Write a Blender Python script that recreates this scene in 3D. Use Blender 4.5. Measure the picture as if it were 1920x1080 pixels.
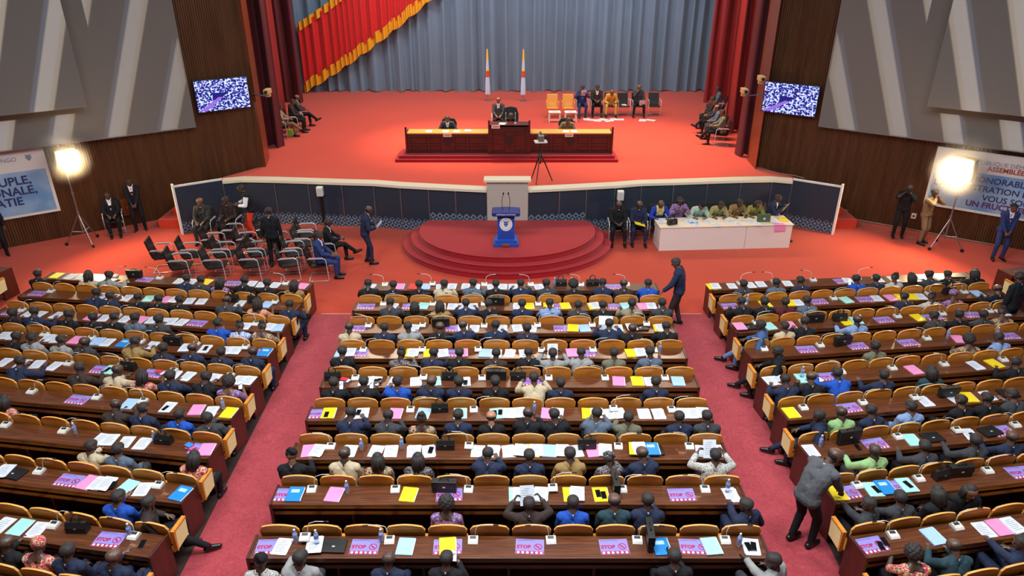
import bpy, bmesh, math, random
import numpy as np
from mathutils import Vector, Matrix

# ------------------------------------------------------------------ scene, camera, world, big lights
SC = bpy.context.scene
for _o in list(bpy.data.objects):
    bpy.data.objects.remove(_o)
COL = SC.collection
R = math.radians
CAM_H = 8.42
cam_data = bpy.data.cameras.new('camera')
cam_data.sensor_width = 36.0
cam_data.lens = 36.0 * 1350 / 1920
cam_data.clip_end = 200
cam = bpy.data.objects.new('camera', cam_data)
cam.location = (0, 0, CAM_H)
cam.rotation_euler = (R(90 - 25.92), 0, 0)
COL.objects.link(cam)
SC.camera = cam
SC.view_settings.view_transform = 'Standard'
SC.view_settings.look = 'None'
SC.view_settings.gamma = 1
SC.view_settings.use_curve_mapping = False
SC.view_settings.exposure = 0.0
world = bpy.data.worlds.new('hall_air')
SC.world = world
world.use_nodes = True
world.node_tree.nodes['Background'].inputs['Color'].default_value = (0.80, 0.86, 1.0, 1)
world.node_tree.nodes['Background'].inputs['Strength'].default_value = 0.10

def lamp(name, kind, loc, target, energy, color, **kw):
    d = bpy.data.lights.new(name, kind)
    d.energy = energy
    d.color = color
    for k, v in kw.items():
        setattr(d, k, v)
    o = bpy.data.objects.new(name, d)
    o.location = loc
    o.rotation_euler = (Vector(target) - Vector(loc)).to_track_quat('-Z', 'Y').to_euler()
    COL.objects.link(o)
    return o

STAGE_Z = 1.2
WARM = (1.0, 0.80, 0.60)
COOL = (0.90, 0.95, 1.0)
# stage lighting bridges high over the tribune
for x in (-6.0, 0.0, 6.0):
    lamp('stage_bridge_light', 'AREA', (x, 28.6, 10.5), (x * .9, 26.5, 1.2), 520, WARM, shape='RECTANGLE', size=3.5, size_y=1.5)
lamp('stage_overhead_spot', 'SPOT', (-2.6, 29.5, 12.0), (-2.2, 28.0, 1.2), 9000, (1.0, 0.76, 0.52), spot_size=R(46), spot_blend=1.0, shadow_soft_size=0.4)
lamp('stage_overhead_spot', 'SPOT', (4.2, 29.0, 12.0), (5.0, 27.3, 1.2), 8200, (1.0, 0.76, 0.52), spot_size=R(56), spot_blend=1.0, shadow_soft_size=0.4)
for x in (-5.0, 4.5):
    lamp('curtain_light', 'AREA', (x, 33.5, 9.5), (x, 38.2, 2.0), 430, (0.80, 0.90, 1.0), shape='RECTANGLE', size=6.0, size_y=0.6)
# house lights of the hall ceiling
for x, y, e in ((-7, 7, 800), (0, 7, 1250), (7, 7, 800), (-6, 13.0, 270), (0, 13.0, 360), (6, 13.0, 270)):
    lamp('house_light', 'AREA', (x, y, 12.0), (x, y + .5, 0), e, COOL, shape='RECTANGLE', size=4.0, size_y=2.0)

# ------------------------------------------------------------------ materials
def lin(c):
    return tuple(((v / 255) / 12.92 if v / 255 <= .04045 else ((v / 255 + .055) / 1.055) ** 2.4) for v in c)

MATS = {}
def mat(name, rgb, rough=0.6, metal=0.0, emit=None, strength=0.0, noise=0.0, nscale=20.0, spec=0.5, coat=0.0, sheen=0.0):
    """a plain surface with a little procedural variation"""
    if name in MATS:
        return MATS[name]
    m = bpy.data.materials.new(name)
    m.use_nodes = True
    nt = m.node_tree
    b = nt.nodes['Principled BSDF']
    c = lin(rgb)
    b.inputs['Base Color'].default_value = (*c, 1)
    b.inputs['Roughness'].default_value = rough
    b.inputs['Metallic'].default_value = metal
    b.inputs['Specular IOR Level'].default_value = spec
    if coat:
        b.inputs['Coat Weight'].default_value = coat
        b.inputs['Coat Roughness'].default_value = .15
    if sheen:
        b.inputs['Sheen Weight'].default_value = sheen
    if emit:
        b.inputs['Emission Color'].default_value = (*lin(emit), 1)
        b.inputs['Emission Strength'].default_value = strength
    if noise:
        tc = nt.nodes.new('ShaderNodeTexCoord')
        n = nt.nodes.new('ShaderNodeTexNoise')
        n.inputs['Scale'].default_value = nscale
        n.inputs['Detail'].default_value = 4
        mr = nt.nodes.new('ShaderNodeMapRange')
        mr.inputs['To Min'].default_value = 1 - noise
        mr.inputs['To Max'].default_value = 1 + noise
        mx = nt.nodes.new('ShaderNodeMix')
        mx.data_type = 'RGBA'
        mx.blend_type = 'MULTIPLY'
        mx.inputs['Factor'].default_value = 1
        mx.inputs[6].default_value = (*c, 1)
        nt.links.new(tc.outputs['Object'], n.inputs['Vector'])
        nt.links.new(n.outputs['Fac'], mr.inputs['Value'])
        nt.links.new(mr.outputs['Result'], mx.inputs[7])
        nt.links.new(mx.outputs[2], b.inputs['Base Color'])
    MATS[name] = m
    return m

def nodes_of(m):
    nt = m.node_tree
    return nt, nt.nodes['Principled BSDF']

def wood(name, dark, light, scale=(1, 12, 12), rough=0.35, coat=0.2, wear=None):
    m = mat(name, dark, rough, coat=coat)
    nt, b = nodes_of(m)
    tc = nt.nodes.new('ShaderNodeTexCoord')
    mp = nt.nodes.new('ShaderNodeMapping')
    mp.inputs['Scale'].default_value = scale
    n = nt.nodes.new('ShaderNodeTexNoise')
    n.inputs['Scale'].default_value = 2.2
    n.inputs['Detail'].default_value = 6
    n.inputs['Distortion'].default_value = .6
    cr = nt.nodes.new('ShaderNodeValToRGB')
    cr.color_ramp.elements[0].color = (*lin(dark), 1)
    cr.color_ramp.elements[1].color = (*lin(light), 1)
    cr.color_ramp.elements[0].position = .32
    cr.color_ramp.elements[1].position = .72
    nt.links.new(tc.outputs['Object'], mp.inputs['Vector'])
    nt.links.new(mp.outputs['Vector'], n.inputs['Vector'])
    nt.links.new(n.outputs['Fac'], cr.inputs['Fac'])
    last = cr.outputs['Color']
    if wear:
        w = nt.nodes.new('ShaderNodeTexNoise')
        w.inputs['Scale'].default_value = 1.3
        w.inputs['Detail'].default_value = 8
        w.inputs['Roughness'].default_value = .7
        wr = nt.nodes.new('ShaderNodeMapRange')
        wr.inputs['From Min'].default_value = .67
        wr.inputs['From Max'].default_value = .72
        mx = nt.nodes.new('ShaderNodeMix')
        mx.data_type = 'RGBA'
        mx.inputs[7].default_value = (*lin(wear), 1)
        nt.links.new(tc.outputs['Object'], w.inputs['Vector'])
        nt.links.new(w.outputs['Fac'], wr.inputs['Value'])
        nt.links.new(wr.outputs['Result'], mx.inputs['Factor'])
        nt.links.new(last, mx.inputs[6])
        last = mx.outputs[2]
    nt.links.new(last, b.inputs['Base Color'])
    return m

def carpet(name, c1, c2, scale, patt=0.0):
    m = mat(name, c1, 0.95, spec=0.1, sheen=0.2)
    nt, b = nodes_of(m)
    tc = nt.nodes.new('ShaderNodeTexCoord')
    n = nt.nodes.new('ShaderNodeTexNoise')
    n.inputs['Scale'].default_value = scale
    n.inputs['Detail'].default_value = 5
    n.inputs['Distortion'].default_value = patt
    big = nt.nodes.new('ShaderNodeTexNoise')
    big.inputs['Scale'].default_value = .45
    big.inputs['Detail'].default_value = 3
    ad = nt.nodes.new('ShaderNodeMath')
    ad.operation = 'MULTIPLY_ADD'
    ad.inputs[1].default_value = .35
    cr = nt.nodes.new('ShaderNodeValToRGB')
    cr.color_ramp.elements[0].color = (*lin(c2), 1)
    cr.color_ramp.elements[1].color = (*lin(c1), 1)
    cr.color_ramp.elements[0].position = .45
    cr.color_ramp.elements[1].position = .85
    bp = nt.nodes.new('ShaderNodeBump')
    bp.inputs['Strength'].default_value = .25
    bp.inputs['Distance'].default_value = .01
    nt.links.new(tc.outputs['Object'], n.inputs['Vector'])
    nt.links.new(tc.outputs['Object'], big.inputs['Vector'])
    nt.links.new(big.outputs['Fac'], ad.inputs[0])
    nt.links.new(n.outputs['Fac'], ad.inputs[2])
    nt.links.new(ad.outputs['Value'], cr.inputs['Fac'])
    nt.links.new(cr.outputs['Color'], b.inputs['Base Color'])
    nt.links.new(n.outputs['Fac'], bp.inputs['Height'])
    nt.links.new(bp.outputs['Normal'], b.inputs['Normal'])
    return m

def printed(name, cols, scale=22.0, rough=0.8, tex='VORONOI'):
    """printed cloth: a few flat colours in blotches"""
    m = mat(name, cols[0], rough)
    nt, b = nodes_of(m)
    tc = nt.nodes.new('ShaderNodeTexCoord')
    n = nt.nodes.new('ShaderNodeTexNoise')
    n.inputs['Scale'].default_value = scale
    n.inputs['Detail'].default_value = 1.5
    n.inputs['Distortion'].default_value = 1.5
    cr = nt.nodes.new('ShaderNodeValToRGB')
    cr.color_ramp.interpolation = 'CONSTANT'
    e = cr.color_ramp.elements
    while len(e) < len(cols):
        e.new(.5)
    for k, c in enumerate(cols):
        e[k].position = 0 if k == 0 else .33 + .34 * k / len(cols)
        e[k].color = (*lin(c), 1)
    nt.links.new(tc.outputs['Object'], n.inputs['Vector'])
    nt.links.new(n.outputs['Fac'], cr.inputs['Fac'])
    nt.links.new(cr.outputs['Color'], b.inputs['Base Color'])
    return m

# ------------------------------------------------------------------ mesh helpers
class MB:
    """collects shapes into one mesh"""
    def __init__(s):
        s.v = []; s.f = []; s.mi = []; s.cur = 0
    def add(s, verts, faces):
        o = len(s.v)
        s.v += [tuple(p) for p in verts]
        s.f += [tuple(i + o for i in f) for f in faces]
        s.mi += [s.cur] * len(faces)
        return s
    def box(s, x0, x1, y0, y1, z0, z1, m=None, bev=0.0):
        if bev > 0:
            bm = bmesh.new()
            bmesh.ops.create_cube(bm, size=1)
            bmesh.ops.scale(bm, vec=(abs(x1 - x0), abs(y1 - y0), abs(z1 - z0)), verts=bm.verts)
            bmesh.ops.translate(bm, vec=((x0 + x1) / 2, (y0 + y1) / 2, (z0 + z1) / 2), verts=bm.verts)
            bmesh.ops.bevel(bm, geom=bm.edges[:], offset=bev, segments=2, affect='EDGES', profile=.6)
            bm.verts.index_update()
            vs = [v.co.copy() for v in bm.verts]
            fs = [[v.index for v in f.verts] for f in bm.faces]
            bm.free()
        else:
            vs = [Vector((x, y, z)) for z in (z0, z1) for y in (y0, y1) for x in (x0, x1)]
            fs = [(0, 2, 3, 1), (4, 5, 7, 6), (0, 1, 5, 4), (2, 6, 7, 3), (0, 4, 6, 2), (1, 3, 7, 5)]
        if m:
            vs = [m @ p for p in vs]
        return s.add(vs, fs)
    def tube(s, pts, rads, n=8, cap=True):
        pts = [Vector(p) for p in pts]
        if not hasattr(rads, '__len__'):
            rads = [rads] * len(pts)
        vs, fs = [], []
        t0 = (pts[1] - pts[0]).normalized()
        up = Vector((0, 0, 1)) if abs(t0.z) < .9 else Vector((1, 0, 0))
        a = t0.cross(up).normalized()
        for k, p in enumerate(pts):
            t = (pts[min(k + 1, len(pts) - 1)] - pts[max(k - 1, 0)]).normalized()
            a = (a - t * a.dot(t)).normalized()
            b = t.cross(a)
            for j in range(n):
                q = 2 * math.pi * j / n
                vs.append(p + (a * math.cos(q) + b * math.sin(q)) * rads[k])
        for k in range(len(pts) - 1):
            for j in range(n):
                j2 = (j + 1) % n
                fs.append((k * n + j, k * n + j2, (k + 1) * n + j2, (k + 1) * n + j))
        if cap:
            fs.append(tuple(range(n - 1, -1, -1)))
            fs.append(tuple((len(pts) - 1) * n + j for j in range(n)))
        return s.add(vs, fs)
    def lathe(s, prof, c=(0, 0, 0), n=16):
        vs, fs = [], []
        for r, z in prof:
            for j in range(n):
                q = 2 * math.pi * j / n
                vs.append((c[0] + r * math.cos(q), c[1] + r * math.sin(q), c[2] + z))
        for k in range(len(prof) - 1):
            for j in range(n):
                j2 = (j + 1) % n
                fs.append((k * n + j, k * n + j2, (k + 1) * n + j2, (k + 1) * n + j))
        fs.append(tuple(range(n - 1, -1, -1)))
        fs.append(tuple((len(prof) - 1) * n + j for j in range(n)))
        return s.add(vs, fs)
    def ball(s, c, r, n=12, m=8):
        if not hasattr(r, '__len__'):
            r = (r, r, r)
        vs = [(c[0], c[1], c[2] - r[2])]
        for i in range(1, m):
            a = -math.pi / 2 + math.pi * i / m
            for j in range(n):
                q = 2 * math.pi * j / n
                vs.append((c[0] + r[0] * math.cos(a) * math.cos(q), c[1] + r[1] * math.cos(a) * math.sin(q), c[2] + r[2] * math.sin(a)))
        vs.append((c[0], c[1], c[2] + r[2]))
        fs = [(0, 1 + (j + 1) % n, 1 + j) for j in range(n)]
        for i in range(m - 2):
            for j in range(n):
                a, b = 1 + i * n + j, 1 + i * n + (j + 1) % n
                fs.append((a, b, b + n, a + n))
        t = len(vs) - 1
        fs += [(t, t - n + j, t - n + (j + 1) % n) for j in range(n)]
        return s.add(vs, fs)
    def prism(s, poly, fn, h0, h1):
        """poly of (a, b) swept from h0 to h1, fn(a, b, h) gives the point"""
        n = len(poly)
        vs = [fn(a, b, h0) for a, b in poly] + [fn(a, b, h1) for a, b in poly]
        fs = [tuple(range(n - 1, -1, -1)), tuple(range(n, 2 * n))]
        fs += [(j, (j + 1) % n, n + (j + 1) % n, n + j) for j in range(n)]
        return s.add(vs, fs)
    def grid(s, fn, nu, nv):
        vs = [fn(i / nu, j / nv) for j in range(nv + 1) for i in range(nu + 1)]
        fs = [(j * (nu + 1) + i, j * (nu + 1) + i + 1, (j + 1) * (nu + 1) + i + 1, (j + 1) * (nu + 1) + i) for j in range(nv) for i in range(nu)]
        return s.add(vs, fs)
    def mesh(s, name, mats, smooth=False, fix=True):
        me = bpy.data.meshes.new(name)
        me.from_pydata(s.v, [], s.f)
        if not isinstance(mats, (list, tuple)):
            mats = [mats]
        for m in mats:
            me.materials.append(m)
        if len(mats) > 1:
            me.polygons.foreach_set('material_index', s.mi)
        if fix:
            bm = bmesh.new(); bm.from_mesh(me)
            bmesh.ops.recalc_face_normals(bm, faces=bm.faces)
            bm.to_mesh(me); bm.free()
        if smooth:
            me.polygons.foreach_set('use_smooth', [True] * len(me.polygons))
        me.update()
        return me
    def build(s, name, mats, parent=None, smooth=False, fix=True):
        return link(name, s.mesh(name, mats, smooth, fix), parent)

def link(name, data, parent=None, loc=None, rot=None):
    o = bpy.data.objects.new(name, data)
    COL.objects.link(o)
    if parent:
        o.parent = parent
    if loc:
        o.location = loc
    if rot:
        o.rotation_euler = rot
    return o

def empty(name, loc=(0, 0, 0), rz=0.0):
    o = bpy.data.objects.new(name, None)
    o.empty_display_size = .1
    o.location = loc
    o.rotation_euler = (0, 0, rz)
    COL.objects.link(o)
    return o

def tag(o, label=None, cat=None, group=None, kind=None):
    if label: o['label'] = label
    if cat: o['category'] = cat
    if group: o['group'] = group
    if kind: o['kind'] = kind
    return o

CHILDREN = {}
def copy_tree(o, parent=None):
    c = o.copy()
    COL.objects.link(c)
    if parent:
        c.parent = parent
    for ch in o.children:
        copy_tree(ch, c)
    return c

def text_mesh(body, size, name='lettering', depth=0.0, align='CENTER', bold=0.0):
    cu = bpy.data.curves.new(name, 'FONT')
    cu.body = body
    cu.size = size
    cu.align_x = align
    cu.align_y = 'CENTER'
    cu.extrude = depth
    cu.offset = bold
    cu.resolution_u = 3
    o = bpy.data.objects.new(name, cu)
    COL.objects.link(o)
    dg = bpy.context.evaluated_depsgraph_get()
    me = bpy.data.meshes.new_from_object(o.evaluated_get(dg))
    me.name = name
    bpy.data.objects.remove(o)
    bpy.data.curves.remove(cu)
    return me

ORD = ['first', 'second', 'third', 'fourth', 'fifth', 'sixth', 'seventh', 'eighth', 'ninth', 'tenth', 'eleventh', 'twelfth', 'thirteenth',
       'fourteenth', 'fifteenth', 'sixteenth', 'seventeenth', 'eighteenth', 'nineteenth', 'twentieth']
rng = random.Random(7)

# palette
M_CARPET_STAGE = carpet('red_stage_carpet', (200, 66, 44), (184, 54, 35), 30)
M_CARPET_HALL = carpet('red_hall_carpet', (188, 63, 38), (166, 50, 31), 40)
M_CARPET_AISLE = carpet('pinkish_red_aisle_carpet', (168, 67, 74), (142, 51, 58), 9, 2.5)
M_PLINTH = carpet('dark_red_step_carpet', (164, 26, 36), (138, 19, 28), 30)
M_DARKFLOOR = mat('dark_floorboards', (44, 27, 22), .7, noise=.3)
M_DESK = wood('dark_desk_wood', (70, 36, 20), (114, 62, 31), (.8, 14, 14), .32, .35, wear=(150, 105, 70))
M_DESKSIDE = wood('dark_red_panel_wood', (58, 22, 14), (82, 32, 19), (8, 8, .8), .4, .25)
M_SEAT = wood('orange_plywood', (206, 122, 38), (222, 146, 58), (1.2, 9, 9), .28, .4)
M_SEATEDGE = mat('pale_edge_highlight', (222, 158, 78), .4)  # rim painted paler to stand in for the highlight along the edge
M_CREAM = mat('cream_board', (240, 212, 150), .5, noise=.05)
M_WALL = wood('dark_wall_slats', (82, 50, 29), (108, 70, 42), (3, 3, .2), .45, .1)
M_JAMB = wood('orange_brown_jamb_wood', (100, 48, 20), (122, 60, 26), (6, 6, .5), .35, .3)
M_BLACK = mat('black_plastic', (20, 20, 22), .4)
M_LEATHER = mat('black_leather', (26, 24, 24), .42, noise=.15)
M_CHROME = mat('chrome', (226, 226, 230), .3, .55)
M_STEEL = mat('grey_steel', (150, 150, 150), .35, .8)
M_WHITE = mat('white_paint', (226, 222, 216), .5)
M_IVORY = mat('ivory_coping', (214, 204, 182), .5)
M_NAVYPANEL = mat('dark_navy_panel', (34, 44, 58), .55, noise=.08, nscale=3)
M_NAVYRAISED = mat('dark_navy_panel_raised_motif', (34, 44, 58), .55, noise=.08, nscale=3)
M_GREYPANEL = mat('pale_grey_panel', (176, 164, 152), .8, noise=.04, nscale=1.5)
M_PAPER = mat('white_paper', (208, 212, 220), .8)
M_INK = mat('grey_print', (140, 140, 150), .8)

# ------------------------------------------------------------------ the setting
def struct(o):
    o['kind'] = 'structure'
    return o

def slab(name, poly, z0, z1, m):
    mb = MB()
    mb.prism(poly, lambda a, b, h: (a, b, h), z0, z1)
    return struct(mb.build(name, m))

# floor: warm red carpet before the stage, pinkish carpet up the aisles (a seam divides them)
slab('floor', [(-24, 15.85), (24, 15.85), (24, 25.5), (-24, 25.5)], -.2, 0.0, M_CARPET_HALL)
slab('floor_aisles', [(-24, -1), (24, -1), (24, 15.84), (-24, 15.84)], -.2, 0.0, M_CARPET_AISLE)
tr = MB().box(-4.75, -3.72, 15.82, 15.87, 0, .006)
struct(tr.build('trim_1', mat('pale_carpet_seam', (190, 120, 104), .8)))
tr = MB().box(3.68, 4.72, 15.82, 15.87, 0, .006)
struct(tr.build('trim_2', MATS['pale_carpet_seam']))
PANEL_HALF = [(-10.44, 21.27), (-9.2, 22.05), (-8.62, 22.23), (-7.6, 22.17), (-6.5, 22.06), (-5.4, 21.93), (-4.37, 21.84), (-3.5, 21.62), (-2.6, 21.47), (-1.75, 21.33), (-.775, 21.19)]
PANEL_R = [(-.28 - x, y) for x, y in PANEL_HALF]
edge = [(x, y + .12) for x, y in PANEL_HALF[1:]] + [(x, y + .12) for x, y in PANEL_R[1:][::-1]]
slab('floor_stage', [(-9.98, 22.98)] + edge + [(9.7, 22.98), (8.6, 24.7), (13, 26.0), (13, 39.2), (-13, 39.2), (-13, 26.0), (-8.75, 24.7)], 0.0, STAGE_Z, M_CARPET_STAGE)

# side walls of dark vertical slats, in their own frame: local x along the wall towards the stage (left) / away (right), -y into the hall
WL = (-15.4, 20.0, math.atan2(4.65, 6.75))
WR = (8.5, 24.65, -math.atan2(4.70, 6.80))
def wall_mat():
    nt, b = nodes_of(M_WALL)
    tc = nt.nodes.new('ShaderNodeTexCoord')
    sx = nt.nodes.new('ShaderNodeSeparateXYZ')
    mu = nt.nodes.new('ShaderNodeMath'); mu.operation = 'MULTIPLY'; mu.inputs[1].default_value = 2 * math.pi / .07
    si = nt.nodes.new('ShaderNodeMath'); si.operation = 'SINE'
    bp = nt.nodes.new('ShaderNodeBump'); bp.inputs['Strength'].default_value = .9; bp.inputs['Distance'].default_value = .03
    nt.links.new(tc.outputs['Object'], sx.inputs[0])
    nt.links.new(sx.outputs['X'], mu.inputs[0])
    nt.links.new(mu.outputs[0], si.inputs[0])
    nt.links.new(si.outputs[0], bp.inputs['Height'])
    nt.links.new(bp.outputs['Normal'], b.inputs['Normal'])
wall_mat()
def on_wall(o, W, x=0, y=0, z=0):
    c, s = math.cos(W[2]), math.sin(W[2])
    o.location = (W[0] + c * x - s * y, W[1] + s * x + c * y, z)
    o.rotation_euler = (0, 0, W[2])
    return o
on_wall(struct(MB().box(-8, 8.2, 0, .3, 0, 9.5).build('wall_left', M_WALL)), WL)
on_wall(struct(MB().box(0, 16, 0, .3, 0, 9.5).build('wall_right', M_WALL)), WR)
# proscenium jambs
j = MB().prism([(-8.80, 24.62), (-8.63, 24.58), (-8.86, 25.75), (-9.1, 25.75)], lambda a, b, h: (a, b, h), STAGE_Z, 9.5)
struct(j.build('trim_3', M_JAMB))
j = MB().prism([(8.62, 24.62), (8.45, 24.30), (8.50, 25.45), (8.8, 25.5)], lambda a, b, h: (a, b, h), STAGE_Z, 9.5)
struct(j.build('trim_4', M_JAMB))
M_DARKBACK = mat('dark_backstage_wall', (20, 16, 18), .9)
struct(MB().box(-13, 13, 39.0, 39.2, STAGE_Z, 9.5).build('wall_back', M_DARKBACK))
for nm, s in (('left', -1), ('right', 1)):
    struct(MB().box(s * 12.8, s * 13, 26, 39.0, STAGE_Z, 9.5).build('wall_stage_' + nm, M_DARKBACK))
    struct(MB().box(s * 8.95, s * 13, 25.75, 25.95, STAGE_Z, 9.5).build('wall_proscenium_' + nm, M_DARKBACK))
# carpeted side steps between the wing panel and the wall
def side_steps(s):
    for k in range(4):
        y1 = 23.0
        y0 = 21.7 + .3 * k
        xa, xb = (-11.35 + .42 * k, -9.9) if s < 0 else (9.62, 11.07 - .42 * k)
        yield xa, xb, y0, y1, .3 * k, .3 * (k + 1)
for s in (-1, 1):
    mb = MB()
    for q in side_steps(s):
        mb.box(*q)
    o = mb.build('side_steps', M_CARPET_STAGE)
    tag(o, 'red carpeted side steps between the navy wing panel and the %s wall' % ('left' if s < 0 else 'right'), 'steps')
    o['kind'] = 'structure'

# ---- folds helper for curtains
def curtain(name, x0, x1, y, z0, z1, m, period=.45, amp=.13, seed=1, nv=10, rx=0.0, gather=0.0):
    r = random.Random(seed)
    L = abs(x1 - x0)
    n = int(L / period * 10) + 8
    ph = [r.uniform(0, 6.28) for _ in range(5)]
    def fn(u, v):
        t = u * L
        w = t + .12 * math.sin(t * 1.7 + ph[0]) + .05 * math.sin(t * 4.1 + ph[1])
        d = amp * (math.sin(2 * math.pi * w / period) + .45 * math.sin(2 * math.pi * w / period * .53 + ph[2]) + .2 * math.sin(2 * math.pi * w / period * 2.1 + ph[3]))
        bell = 1 + .5 * (1 - v) ** 6
        sway = .10 * math.sin(t * .9 + ph[4]) * (1 - v) ** 2
        return (x0 + (x1 - x0) * u + sway * .5, y - d * bell + rx * u, z0 + (z1 - z0) * v + (.03 * math.sin(t * 3.3) if v == 0 else 0))
    mb = MB().grid(fn, n, nv)
    return mb.build(name, m, smooth=True, fix=False)

M_GREYCURT = mat('grey_blue_satin', (104, 122, 140), .45, sheen=.3, noise=.12, nscale=.8)
M_BURG = mat('shaded_burgundy_velvet', (84, 16, 28), .7, sheen=.05)  # base darkened since the front legs hang unlit; rear left leg shares it
M_RED = mat('red_velvet', (140, 26, 28), .6, sheen=.1)
M_REDS = mat('bright_red_satin', (196, 20, 18), .45, sheen=.2)
M_GOLD = mat('gold_fringe', (222, 150, 24), .55, noise=.25, nscale=30)
o = curtain('stage_curtain', -11.6, 10.6, 38.45, STAGE_Z + .02, 9.4, M_GREYCURT, .62, .15, 3, 14)
tag(o, 'wide grey blue satin back curtain hanging in folds across the stage', 'curtain')
LEGS = [('left', -12.2, -8.72, 27.3, M_BURG, 'burgundy front leg curtain, darkened for shade, at the left edge of the stage'),
        ('left', -12.0, -9.55, 30.6, M_RED, 'red leg curtain at left, just behind the dark burgundy one'),
        ('left', -12.5, -10.15, 35.6, M_BURG, 'narrow dark red leg curtain furthest back on the left'),
        ('right', 8.28, 9.3, 25.95, M_BURG, 'burgundy front leg curtain, darkened for shade, beside the right wooden jamb'),
        ('right', 8.75, 11.5, 29.6, M_RED, 'bright red leg curtain at right, behind the dark burgundy one'),
        ('right', 9.35, 12.2, 35.6, M_RED, 'wide dark red leg curtain furthest back on the right')]
for k, (_, a, b, y, m, lab) in enumerate(LEGS):
    o = curtain('leg_curtain', a, b, y, STAGE_Z + .02, 9.4, m, .5, .12, 20 + k, 8)
    tag(o, lab, 'curtain')
# the red swag with gold edges sweeping down to the left
def swag_fn(lo, hi, y, amp, period):
    def fn(u, v):
        x = -10.7 + 8.9 * u
        zl = 1.72 + .55 * (x + 10.6) + .018 * (x + 10.6) ** 2
        zh = zl + 2.75 + .03 * (x + 10.6)
        f = lo + (hi - lo) * v
        d = amp * math.sin(2 * math.pi * (x + .15 * math.sin(x * 2.3)) / period)
        sc = .09 * abs(math.sin(math.pi * x / .85))
        return (x, y + d, zl + (zh - zl) * f - sc * (1 - f) * 1.2)
    return fn
sw = MB().grid(swag_fn(.02, 1, 37.9, .09, .36), 220, 8).build('red_swag', M_REDS, smooth=True, fix=False)
tag(sw, 'bright red satin swag with gold fringe sweeping down to the left', 'curtain')
MB().grid(swag_fn(-.13, .06, 37.84, .10, .28), 260, 2).build('gold_fringe', M_GOLD, sw, True, False)
MB().grid(swag_fn(.92, 1.06, 37.84, .10, .28), 260, 2).build('gold_fringe', M_GOLD, sw, True, False)

# ---- dark navy panels along the stage front
def panel_mat(m, lift):
    nt, b = nodes_of(m)
    base = b.inputs['Base Color'].links[0].from_socket
    tc = nt.nodes.new('ShaderNodeTexCoord')
    sx = nt.nodes.new('ShaderNodeSeparateXYZ')
    nt.links.new(tc.outputs['Object'], sx.inputs[0])
    def math_n(op, a, bv, c=None):
        n = nt.nodes.new('ShaderNodeMath'); n.operation = op
        for i, q in enumerate((a, bv, c)):
            if q is None: continue
            if isinstance(q, (int, float)): n.inputs[i].default_value = q
            else: nt.links.new(q, n.inputs[i])
        return n.outputs[0]
    p = .22
    fx = math_n('ABSOLUTE', math_n('SUBTRACT', math_n('FRACT', math_n('DIVIDE', sx.outputs['X'], p), 0), .5), 0)
    fz = math_n('ABSOLUTE', math_n('SUBTRACT', math_n('FRACT', math_n('DIVIDE', sx.outputs['Z'], p), 0), .5), 0)
    d = math_n('ADD', fx, fz)
    ring = math_n('FRACT', math_n("MULTIPLY", d, 2.0), 0)
    on = math_n('GREATER_THAN', ring, .5)
    low = math_n('LESS_THAN', sx.outputs['Z'], math_n('MULTIPLY_ADD', fx, -.20, .40 + lift))
    f = math_n('MULTIPLY', math_n('MULTIPLY', on, low), .55)
    n = nt.nodes.new('ShaderNodeTexNoise'); n.inputs['Scale'].default_value = 5
    cr = nt.nodes.new('ShaderNodeValToRGB'); cr.color_ramp.interpolation = 'CONSTANT'
    cr.color_ramp.elements[0].color = (*lin((140, 160, 184)), 1)
    cr.color_ramp.elements[1].color = (*lin((176, 164, 120)), 1)
    cr.color_ramp.elements[1].position = .62
    nt.links.new(tc.outputs['Object'], n.inputs['Vector']); nt.links.new(n.outputs['Fac'], cr.inputs['Fac'])
    mx = nt.nodes.new('ShaderNodeMix'); mx.data_type = 'RGBA'
    nt.links.new(f, mx.inputs['Factor']); nt.links.new(base, mx.inputs[6]); nt.links.new(cr.outputs['Color'], mx.inputs[7])
    nt.links.new(mx.outputs[2], b.inputs['Base Color'])
panel_mat(M_NAVYPANEL, 0.0)
panel_mat(M_NAVYRAISED, .26)
def panel(a, b, h, label, wing=False, m0=0.0, m1=0.0):
    e0, e2, e1, e3 = .06 * math.tan(-m0), -.34 * math.tan(-m0), .06 * math.tan(m1) * -1, .34 * math.tan(m1)
    e0, e2 = -e0, -e2
    e0, e2 = .06 * math.tan(m0) , -.34 * math.tan(m0)
    e1, e3 = -.06 * math.tan(m1), .34 * math.tan(m1)
    L = math.hypot(b[0] - a[0], b[1] - a[1])
    t = empty('stage_front_panel', (a[0], a[1], 0), math.atan2(b[1] - a[1], b[0] - a[0]))
    tag(t, label, 'panel', 'navy panels along the stage front')
    MB().box(.01, L - .01, 0, .06, 0, h - .05).build('board', M_NAVYRAISED if abs((a[0] + b[0]) / 2 + .14) < 2.5 else M_NAVYPANEL, t)
    if wing:
        MB().box(0, L, -.01, .07, h - .05, h).build('top_rail', M_WHITE, t)
    else:
        MB().prism([(e0, -.06), (L + e1, -.06), (L + e3, .34), (e2, .34)], lambda a_, b_, q: (a_, b_, q), h - .05, h + .03).build('coping', M_IVORY, t)
    MB().box(-.012, .012, -.015, .06, 0, h - .05).build('edge_strip', M_STEEL, t)
    return t
NM = ['fifth', 'fourth', 'third', 'second', 'first']
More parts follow.
